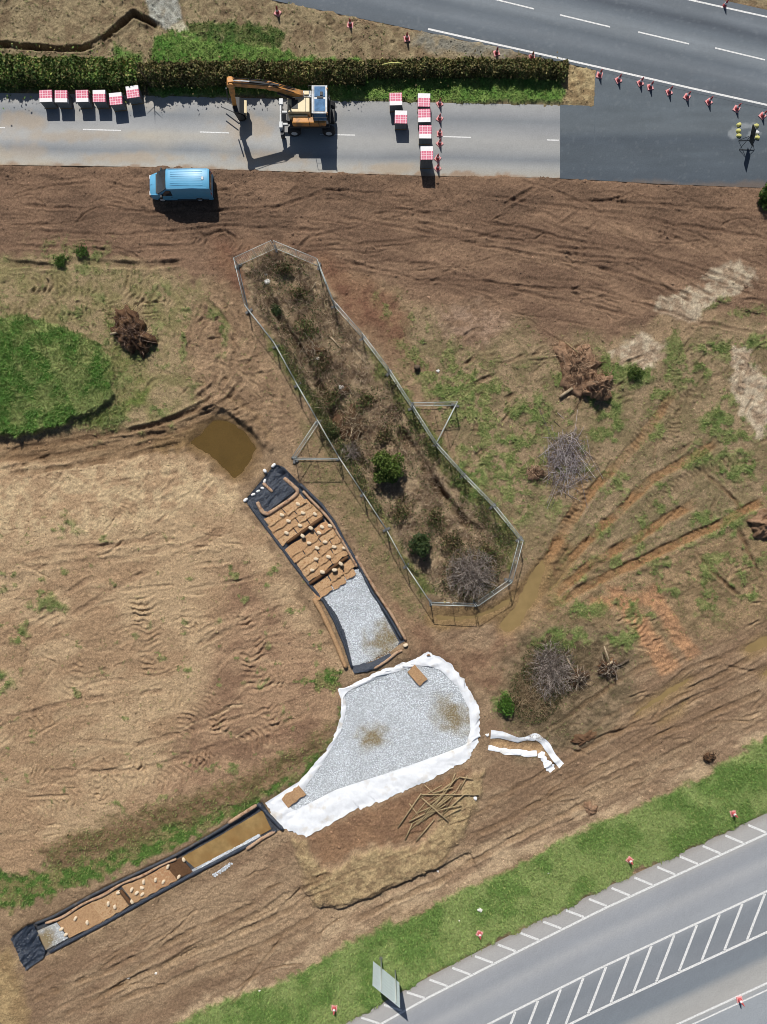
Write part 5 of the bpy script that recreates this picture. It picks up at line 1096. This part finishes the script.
for k, (x, y) in enumerate(((601, 72), (620, 77), (642, 80), (652, 84), (671, 89), (689, 94), (711, 99), (739, 106), (765, 113))): cone(x, y, f"red and white traffic cone, {ordn[k]} from the left below the main road's white edge line", 'cones along the junction', 1.0, .003)
cone(727, 2, 'red and white traffic cone on the far verge at the top right', None)
for k, (x, y) in enumerate(((440, 101), (440, 116), (440, 131), (440, 141), (438, 156), (438, 166))): cone(x, y, f'red and white traffic cone, {ordn[k]} from the top in the line across the side road', 'cones across the side road', .95, .009)
for x, y, lab in ((735, 815, 'red and white cone on the lower verge near the right edge'), (631, 862, 'red and white cone on the lower verge right of the middle'), (480, 936, 'red and white cone on the lower verge below the white stone'), (334, 1011, 'red and white cone on the lower verge left of the big road sign'), ):
    cone(x, y, lab, 'cones along the lower verge')
cone(742, 1003, 'red and white cone on the asphalt at the lower right beside the double white line', None, 1.0, .006)

# ------------------------------------------------------------------ wrapped pallet loads
def pallet_load(px, py, h, rz, north, label, w=1.02, d=.98):
    g_ = G(px, py, h); e = empty('pallet_load', (g_.x, g_.y, .009), rz)
    for y in (-.42, 0, .42):
        MB().box((0, y * d, .05), (w * .98, .1, .1)).build('runner', M['pallet'], e)
    for y in (-.4, -.2, 0, .2, .4): MB().box((0, y * d, .114), (w * .98, .13, .022)).build('deck_board', M['pallet'], e)
    rows_ = 5 if h < 1.3 else 8; bh = (h - .16) / rows_
    for r_ in range(rows_):
        for c_ in range(3): MB().box(((c_ - 1) * w * .32, 0, .128 + bh * (r_ + .5)), (w * .312, d * .93, bh * .96)).build('block', M['block_grey'], e)
    # printed film over the top and down the two long sides
    mb = MB(); nx, ny = 9, 8; vs = []; hw, hd = w / 2, d / 2
    for i in range(nx):
        for j in range(ny):
            vs.append((-hw + w * i / (nx - 1), -hd + d * j / (ny - 1), h + random.uniform(-.003, .004)))
    fs = [(i * ny + j, (i + 1) * ny + j, (i + 1) * ny + j + 1, i * ny + j + 1) for i in range(nx - 1) for j in range(ny - 1)]
    for s_, i in ((-1, 0), (1, nx - 1)):
        b = len(vs)
        for j in range(ny): vs.append((s_ * (hw + .012 + random.uniform(0, .015)), -hd + d * j / (ny - 1), h * .80 + random.uniform(-.04, .04)))
        for j in range(ny - 1): fs.append((i * ny + j, i * ny + j + 1, b + j + 1, b + j))
    mb.add(vs, fs); mb.build('printed_wrap', M['wrap_n' if north else 'wrap_s'], e)
    return tag(e, label, 'pallet load', 'wrapped pallet loads')
for k, (x, y, rz, nth) in enumerate(((45.6, 96, .04, 0), (61, 96.3, .0, 0), (82, 96, .03, 0), (99, 96, .02, 1), (115.6, 98.7, .09, 1), (132.5, 91.8, .14, 1))):
    pallet_load(x, y, 1.05, rz, nth, f'red and white wrapped pallet load, {ordn[k]} from the left in the row of six')
pallet_load(395.8, 99, 1.1, 0.02, 0, 'red and white wrapped pallet load, upper of the pair right of the excavator', 1.02, 1.02)
pallet_load(401, 117, 1.1, -.02, 1, 'red and white wrapped pallet load, lower of the pair right of the excavator', 1.0, 1.05)
for k, (x, y, h, nth) in enumerate(((424, 100, 1.05, 1), (424.3, 115.5, 1.1, 0), (425.3, 131.8, 1.15, 0), (426.8, 153, 1.65, 1))):
    pallet_load(x, y, h, random.uniform(-.02, .03), nth, f'red and white wrapped pallet load, {ordn[k]} from the top in the column by the cones', 1.0, 1.08)

# ------------------------------------------------------------------ blue van
def van():
    o = empty('parked_van', (*P2(184, 190), hz(184, 190)), 0.01); o.location.z = float(np.mean([hz(x, y) for x in (158, 184, 210) for y in (180, 190, 200)])) + .02
    # stations along x (front = -x): x, half width low, half width at belt, half width top, z low, z belt, z top
    st = [(-2.58, .72, .74, .66, .38, .66, .80), (-2.50, .88, .88, .74, .30, .78, .98), (-2.0, .97, .97, .84, .28, .98, 1.14), (-1.82, .98, .98, .86, .28, 1.02, 1.20),
          (-.98, .99, .99, .80, .28, 1.08, 1.92), (-.70, .99, .99, .83, .28, 1.10, 2.00), (1.2, .99, .99, .84, .28, 1.10, 2.02), (2.40, .98, .98, .83, .28, 1.10, 2.00), (2.56, .96, .96, .80, .30, 1.10, 1.93)]
    vs = []; fs = []
    for x, a, b, c_, z0, z1, z2 in st:
        ring = [(-a, z0), (-b, (z0 + z1) / 2), (-b, z1), (-(b * .45 + c_ * .55), z1 + (z2 - z1) * .62), (-c_, z2 - .07), (-c_ + .12, z2), (0, z2 + .02), (c_ - .12, z2), (c_, z2 - .07), (b * .45 + c_ * .55, z1 + (z2 - z1) * .62), (b, z1), (b, (z0 + z1) / 2), (a, z0)]
        vs += [(x, y, z) for y, z in ring]
    n = 13
    for i in range(len(st) - 1):
        for k in range(n): k2 = (k + 1) % n; fs.append((i * n + k, i * n + k2, (i + 1) * n + k2, (i + 1) * n + k))
    fs.append(tuple(range(n))); fs.append(tuple((len(st) - 1) * n + k for k in range(n - 1, -1, -1)))
    body = MB().add(vs, fs).build('body', M['van'], o, True); m = body.modifiers.new('es', 'EDGE_SPLIT'); m.split_angle = rad(38)
    # windscreen just above the sloping front panel
    def quad(name, pts, mat, th=.012):
        nrm = (Vector(pts[1]) - Vector(pts[0])).cross(Vector(pts[3]) - Vector(pts[0])).normalized()
        a = [Vector(p) + nrm * th for p in pts]; b = [Vector(p) - nrm * .03 for p in pts]
        return MB().add(a + b, [(0, 1, 2, 3), (7, 6, 5, 4), (0, 4, 5, 1), (1, 5, 6, 2), (2, 6, 7, 3), (3, 7, 4, 0)]).build(name, mat, o)
    ws = quad('windscreen', [(-1.84, .90, 1.225), (-1.84, -.90, 1.225), (-.95, -.81, 1.95), (-.95, .81, 1.95)], M['glass'], .02)
    for y in (-.25, .28): MB().bar((-1.76, y - .2, 1.30), (-1.70, y + .3, 1.345), .02, .02).build('wiper', M['dark'], ws)
    for s_ in (-1, 1):
        pts = [(-1.55, s_ * .985, 1.13), (-.62, s_ * .995, 1.14), (-.62, s_ * .90, 1.78), (-1.0, s_ * .895, 1.76)]
        quad('side_window', pts if s_ < 0 else pts[::-1], M['glass'], .012)
        mir = MB().box((-1.5, s_ * 1.12, 1.22), (.16, .22, .28)).build('mirror', M['dark'], o, False, .03)
        MB().box((-2.50, s_ * .66, .84), (.16, .30, .18)).build('headlight', M['lamp'], o, False, .02)
        MB().box((2.55, s_ * .86, 1.15), (.05, .12, .5)).build('tail_light', M['red_lamp'], o, False, .01)
        for x in (-1.68, 1.42):
            w = MB().tube([(x, s_ * .74, .34), (x, s_ * .995, .34)], [.34, .34], 20).build('wheel', M['rubber'], o, False, .03)
            MB().tube([(x, s_ * .995, .34), (x, s_ * 1.005, .34)], [.20, .19], 16).build('rim', M['machine_grey'], w)
        dr = MB().box((-1.08, s_ * .992, .72), (.95, .014, .78)).build('door', M['van'], o, False, .006)
        MB().box((-.72, s_ * 1.008, .92), (.18, .03, .04)).build('handle', M['dark'], dr)
        MB().box((.9, s_ * .996, .42), (2.6, .02, .10)).build('rub_strip', M['dark'], o)
    MB().box((-2.57, 0, .46), (.16, 1.62, .26)).build('bumper', M['dark'], o, False, .05); MB().box((2.58, 0, .44), (.12, 1.8, .22)).build('bumper', M['dark'], o, False, .04)
    quad('rear_window', [(2.572, -.72, 1.2), (2.572, .72, 1.2), (2.572, .68, 1.75), (2.572, -.68, 1.75)], M['glass'], .006)
    for k in range(7): y = -.54 + .18 * k; MB().box((.75, y, 2.034), (2.6, .03, .006)).build('roof_rib', M['van'], o, False, .006)
    MB().box((2.05, 0.0, 2.04), (.18, .26, .06)).build('roof_vent', M['machine_grey'], o, False, .02)
    for s_ in (-1, 1): MB().box((.75, s_ * .78, 2.012), (3.2, .03, .02)).build('roof_gutter', M['van'], o)
    MB().box((-2.2, 0, 1.07), (.62, .03, .012)).build('bonnet_crease', M['van'], o); MB().box((-1.92, 0, 1.19), (.10, 1.5, .03)).build('scuttle', M['dark'], o)
    return tag(o, 'blue panel van parked on the bare soil below the side road', 'van')
van()

# ------------------------------------------------------------------ wheeled excavator
def excavator():
    o = empty('wheeled_excavator', (*P2(312, 122), .009), 0)
    MB().box((0, 0, .80), (3.9, 1.0, .45)).box((-1.4, 0, .72), (.35, 2.0, .3)).box((1.4, 0, .72), (.35, 2.0, .3)).build('chassis', M['dark'], o, False, .04)
    for x in (-1.4, 1.45):
        for y in (-1.02, 1.02):
            w = MB().tube([(x, y - .24, .54), (x, y - .17, .54), (x, y + .17, .54), (x, y + .24, .54)], [.46, .54, .54, .46], 20).build('wheel', M['rubber'], o)
            MB().tube([(x, y - .25, .54), (x, y + .25, .54)], [.26, .26], 14).build('rim', M['machine_grey'], w)
    bl = MB().box((-2.5, .1, .55), (.14, 2.55, .62)).box((-2.2, .5, .55), (.6, .18, .2)).box((-2.2, -.5, .55), (.6, .18, .2)).box((-2.44, -.8, .95), (.3, .5, .3)).build('dozer_blade', M['machine_grey'], o, False, .03)
    MB().box((-2.45, 1.2, .75), (.32, .5, .35)).build('step_box', M['machine_grey'], o, False, .03); MB().box((-2.35, -1.35, .5), (.3, .45, .6)).build('outrigger', M['dark'], o, False, .03)
    MB().tube([(0, 0, 1.0), (0, 0, 1.25)], [.7, .7], 20).build('slew_ring', M['dark'], o)
    MB().box((-.05, 0, 1.38), (3.2, 2.45, .26)).build('platform', M['dark'], o, False, .05)
    cw = MB().box((-.05, -.92, 1.72), (2.75, .55, .6)).build('counterweight', M['orange'], o, False, .12)
    ec = MB().box((-.85, .12, 1.93), (1.78, 1.2, .84)).build('engine_cover', M['machine_cream'], o, False, .06)
    MB().box((-1.15, .15, 2.362), (.5, .7, .03)).build('grille', M['dark'], ec); MB().box((-.3, .12, 2.36), (.03, 1.1, .02)).build('panel_seam', M['dark'], ec)
    MB().box((-.9, -.62, 1.85), (1.5, .12, .5)).build('side_panel', M['machine_cream'], o, False, .03)
    MB().tube([(-1.5, -.15, 2.3), (-1.5, -.15, 2.75), (-1.55, -.2, 2.85)], [.06, .06, .06], 8).build('exhaust', M['dark'], o)
    pd = MB().box((-.42, .95, 1.95), (1.25, .55, .9)).build('boom_foot', M['machine_grey'], o, False, .06)
    MB().box((-.2, 1.0, 2.43), (.4, .3, .1)).build('valve_cover', M['machine_cream'], pd, False, .02)
    cab = MB().box((.9, .1, 1.75), (1.16, 2.2, .6)).build('cab', M['machine_grey'], o, False, .04)
    for x in (.36, 1.44):
        for y in (-.95, .35, 1.15): MB().bar((x, y, 2.0), (x, y, 3.04), .08, .08).build('cab_pillar', M['dark'], cab)
    MB().box((.9, .1, 3.06), (1.2, 2.24, .06)).box((.36, .1, 3.10), (.16, 2.2, .08)).box((1.46, .1, 3.09), (.10, 2.2, .08)).box((.9, -.96, 3.09), (1.1, .12, .07)).build('cab_roof', M['machine_grey'], o, False, .02)
    MB().box((.92, .72, 3.108), (.86, .80, .03)).build('roof_window', M['blue_glass'], o); MB().box((.92, -.35, 3.108), (.86, .95, .03)).build('roof_window', M['blue_glass'], o)
    MB().box((.95, .28, 3.13), (.5, .14, .05)).build('roof_bar', M['dark'], o); MB().box((1.05, .55, 3.14), (.22, .3, .06)).build('roof_hatch', M['dark'], o, False, .02)
    for x in (.335, 1.465): MB().box((x, .1, 2.5), (.02, 2.0, .9)).build('cab_window', M['blue_glass'], o)
    for y in (-.97, 1.17): MB().box((.9, y, 2.5), (1.0, .02, .9)).build('cab_window', M['blue_glass'], o)
    hr = MB()
    for y in (1.3, -1.25):
        for x in (.0, .75, 1.55): hr.tube([(x, y, 1.5), (x, y, 2.9)], .02, 5)
        hr.tube([(0, y, 2.9), (1.55, y, 2.9)], .02, 5); hr.tube([(0, y, 2.3), (1.55, y, 2.3)], .015, 5)
    hr.build('handrail', M['dark'], o); MB().box((1.62, 0, 1.9), (.10, 1.9, .8)).build('rear_guard', M['dark'], o, False, .03)
    for y in (.9, -1.0): MB().tube([(1.5, y, 2.95), (1.5, y, 3.25)], .05, 8).build('beacon', M['orange'], o)
    # boom: two cranked box sections, then the hanging stick with bucket
    r0, r1, r2 = Vector((-.55, .92, 2.35)), Vector((-2.9, .80, 3.75)), Vector((-5.85, .66, 4.40))
    bm = MB().bar(r0, r1, .42, .46).bar(r1 + Vector((.2, 0, -.03)), r2, .38, .42).tube([r1 + Vector((0, -.26, 0)), r1 + Vector((0, .26, 0))], .26, 12).tube([r2 + Vector((0, -.32, 0)), r2 + Vector((0, .32, 0))], .30, 12).build('boom', M['orange'], o, False, .03)
    MB().bar((-2.2, .8, 3.80), (-4.4, .73, 4.42), .13, .13).build('stick_ram', M['dark'], bm); MB().bar((-4.3, .73, 4.40), (-5.7, .66, 4.68), .07, .07).build('ram_rod', M['machine_grey'], bm)
    for s_ in (-1, 1): MB().bar((-.6, .92 + s_ * .34, 1.9), (-2.4, .83 + s_ * .3, 3.2), .12, .12).build('boom_ram', M['dark'], bm)
    for y in (.62, .86, .98): MB().tube([(-1.1, y + .1, 2.95), (-2.9, y, 4.12), (-4.2, y - .03, 4.34), (-5.6, y - .15, 4.72)], .025, 5).build('hose', M['dark'], bm)
    b0, b1 = Vector((-5.85, .66, 4.5)), Vector((-6.15, .58, 1.55))
    sk = MB().bar(b0 + Vector((.03, 0, .25)), b0.lerp(b1, .5), .34, .44).bar(b0.lerp(b1, .48), b1, .30, .34).build('stick', M['orange'], o, False, .03)
    MB().bar((-6.35, .64, 3.7), (-6.5, .6, 2.2), .10, .10).build('bucket_ram', M['dark'], sk); MB().tube([(-6.15, .3, 1.5), (-6.15, .88, 1.5)], .16, 10).build('coupler', M['dark'], sk)
    pr = [(-6.25, 1.55), (-5.75, 1.5), (-5.35, 1.15), (-5.3, .55), (-5.6, .25), (-6.0, .15), (-6.05, .25), (-5.65, .4), (-5.45, .65), (-5.5, 1.05), (-5.8, 1.35), (-6.2, 1.4)]
    bk = MB().prism(pr, -.05, 1.2).build('bucket', M['dark'], o)
    for y in (-.05, 1.17): MB().prism([(-6.2, 1.45), (-5.75, 1.4), (-5.4, 1.1), (-5.38, .6), (-5.65, .33), (-6.0, .22)], y, y + .03).build('bucket_side', M['dark'], bk)
    MB().box((-5.36, .57, 1.02), (.22, 1.05, .5), Matrix.Rotation(.25, 3, 'Y')).build('bucket_plate', M['machine_cream'], bk, False, .03)
    for k in range(5): MB().box((-6.08, .03 + k * .27, .14), (.2, .08, .06)).build('bucket_tooth', M['machine_grey'], bk)
    for y in (.25, .85): MB().bar((-6.3, y, 1.0), (-7.3, y + .55, .75), .06, .06).build('grab_tine', M['dark'], o)
    return tag(o, 'orange and cream wheeled excavator on the side road with its boom reaching left', 'excavator')
excavator()

# ------------------------------------------------------------------ signs
def road_sign():
    b0 = at(381, 958); b1 = at(395, 969.5); d = (b1 - b0); d.z = 0; L = d.length
    e = empty('road_sign', (b0.x, b0.y, min(b0.z, b1.z) - .05), math.atan2(d.y, d.x))
    lo, hi = 1.15, 4.15; x0, x1 = -.78, 1.98
    pn = MB().box(((x0 + x1) / 2, -.06, (lo + hi) / 2), (x1 - x0, .03, hi - lo)).build('panel', M['sign_grey'], e)
    MB().box(((x0 + x1) / 2, -.082, (lo + hi) / 2), (x1 - x0 - .03, .008, hi - lo - .03)).build('sign_face', M['sign_face'], pn)
    for z in np.linspace(lo + .2, hi - .2, 8): MB().box(((x0 + x1) / 2, -.035, z), (x1 - x0 - .06, .02, .035)).build('rail', M['sign_grey'], pn)
    for x in (0, L): MB().tube([(x, .03, -.2), (x, .03, hi - .03)], .055, 10).build('post', M['steel'], e, True)
    for x in (0, L): MB().tube([(x, .03, 0), (x, .03, .10)], [.22, .16], 10).build('footing', M['foot'], e)
    return tag(e, 'large road sign seen from its grey back on the lower verge', 'road sign')
road_sign()
def temp_sign():
    c0 = Vector((*P2(747.5, 146), .003)); e = empty('temporary_sign', c0, 0)
    # narrow panel standing edge-on to the camera, on a splayed steel frame
    top = Vector((-.62, .38, 2.35)); bot = Vector((.05, -.05, .45))
    ax = (top - bot).normalized(); side = ax.cross(Vector((1, .3, 0))).normalized()
    vs = [];
    for p in (bot, top):
        for s_ in (-1, 1):
            for t in (-1, 1): vs.append(p + side * s_ * .30 + side.cross(ax) * t * .02)
    MB().add(vs, [(0, 1, 3, 2), (4, 6, 7, 5), (0, 4, 5, 1), (2, 3, 7, 6), (0, 2, 6, 4), (1, 5, 7, 3)]).build('panel', M['dark'], e)
    for a in ((.6, .5), (.55, -.35), (-.75, .45), (-.7, -.3)): MB().tube([(a[0], a[1], .03), tuple(top * .55)], .022, 6).build('frame_leg', M['dark'], e)
    MB().tube([(-.75, .45, .04), (.6, .5, .04)], .022, 6).build('frame_foot', M['dark'], e); MB().tube([(-.7, -.3, .04), (.55, -.35, .04)], .022, 6).build('frame_foot', M['dark'], e)
    return tag(e, 'temporary road sign seen edge-on between yellow sandbags on the junction', 'road sign')
temp_sign()
for x, y, mt, lab in ((740.5, 123, 'yellow_bag', 'topmost yellow sandbag in the left pile by the temporary sign'), (740, 129, 'yellow_bag', 'middle yellow sandbag in the left pile by the temporary sign'), (740.5, 134, 'yellow_bag', 'lowest yellow sandbag in the left pile by the temporary sign'),
                      (758, 124, 'yellow_bag', 'yellow sandbag at the top of the right pile by the temporary sign'), (758.5, 131, 'white_bag', 'white sandbag in the right pile by the temporary sign'), (759, 136, 'yellow_bag', 'yellow sandbag at the bottom of the right pile by the temporary sign')):
    gx, gy = 383.5 + (x - 383.5) * .995, 512 + (y - 512) * .995
    o = bag(gx, gy, 0, BAG_Y, M[mt], lab, 'sandbags by the temporary sign', random.uniform(-.3, .3), sc=.8); o.location.z = .004
o = MB().tube([Vector((0, 0, 0)), Vector((.6, .12, .05)), Vector((1.2, .14, .04)), Vector((1.7, .10, 0))], .05, 6).build('hose_offcut', M['yellow_bag'], None, True)
o.location = (*P2(382, 76), 1.5); tag(o, 'short yellow pipe lying on top of the hedge', 'pipe')
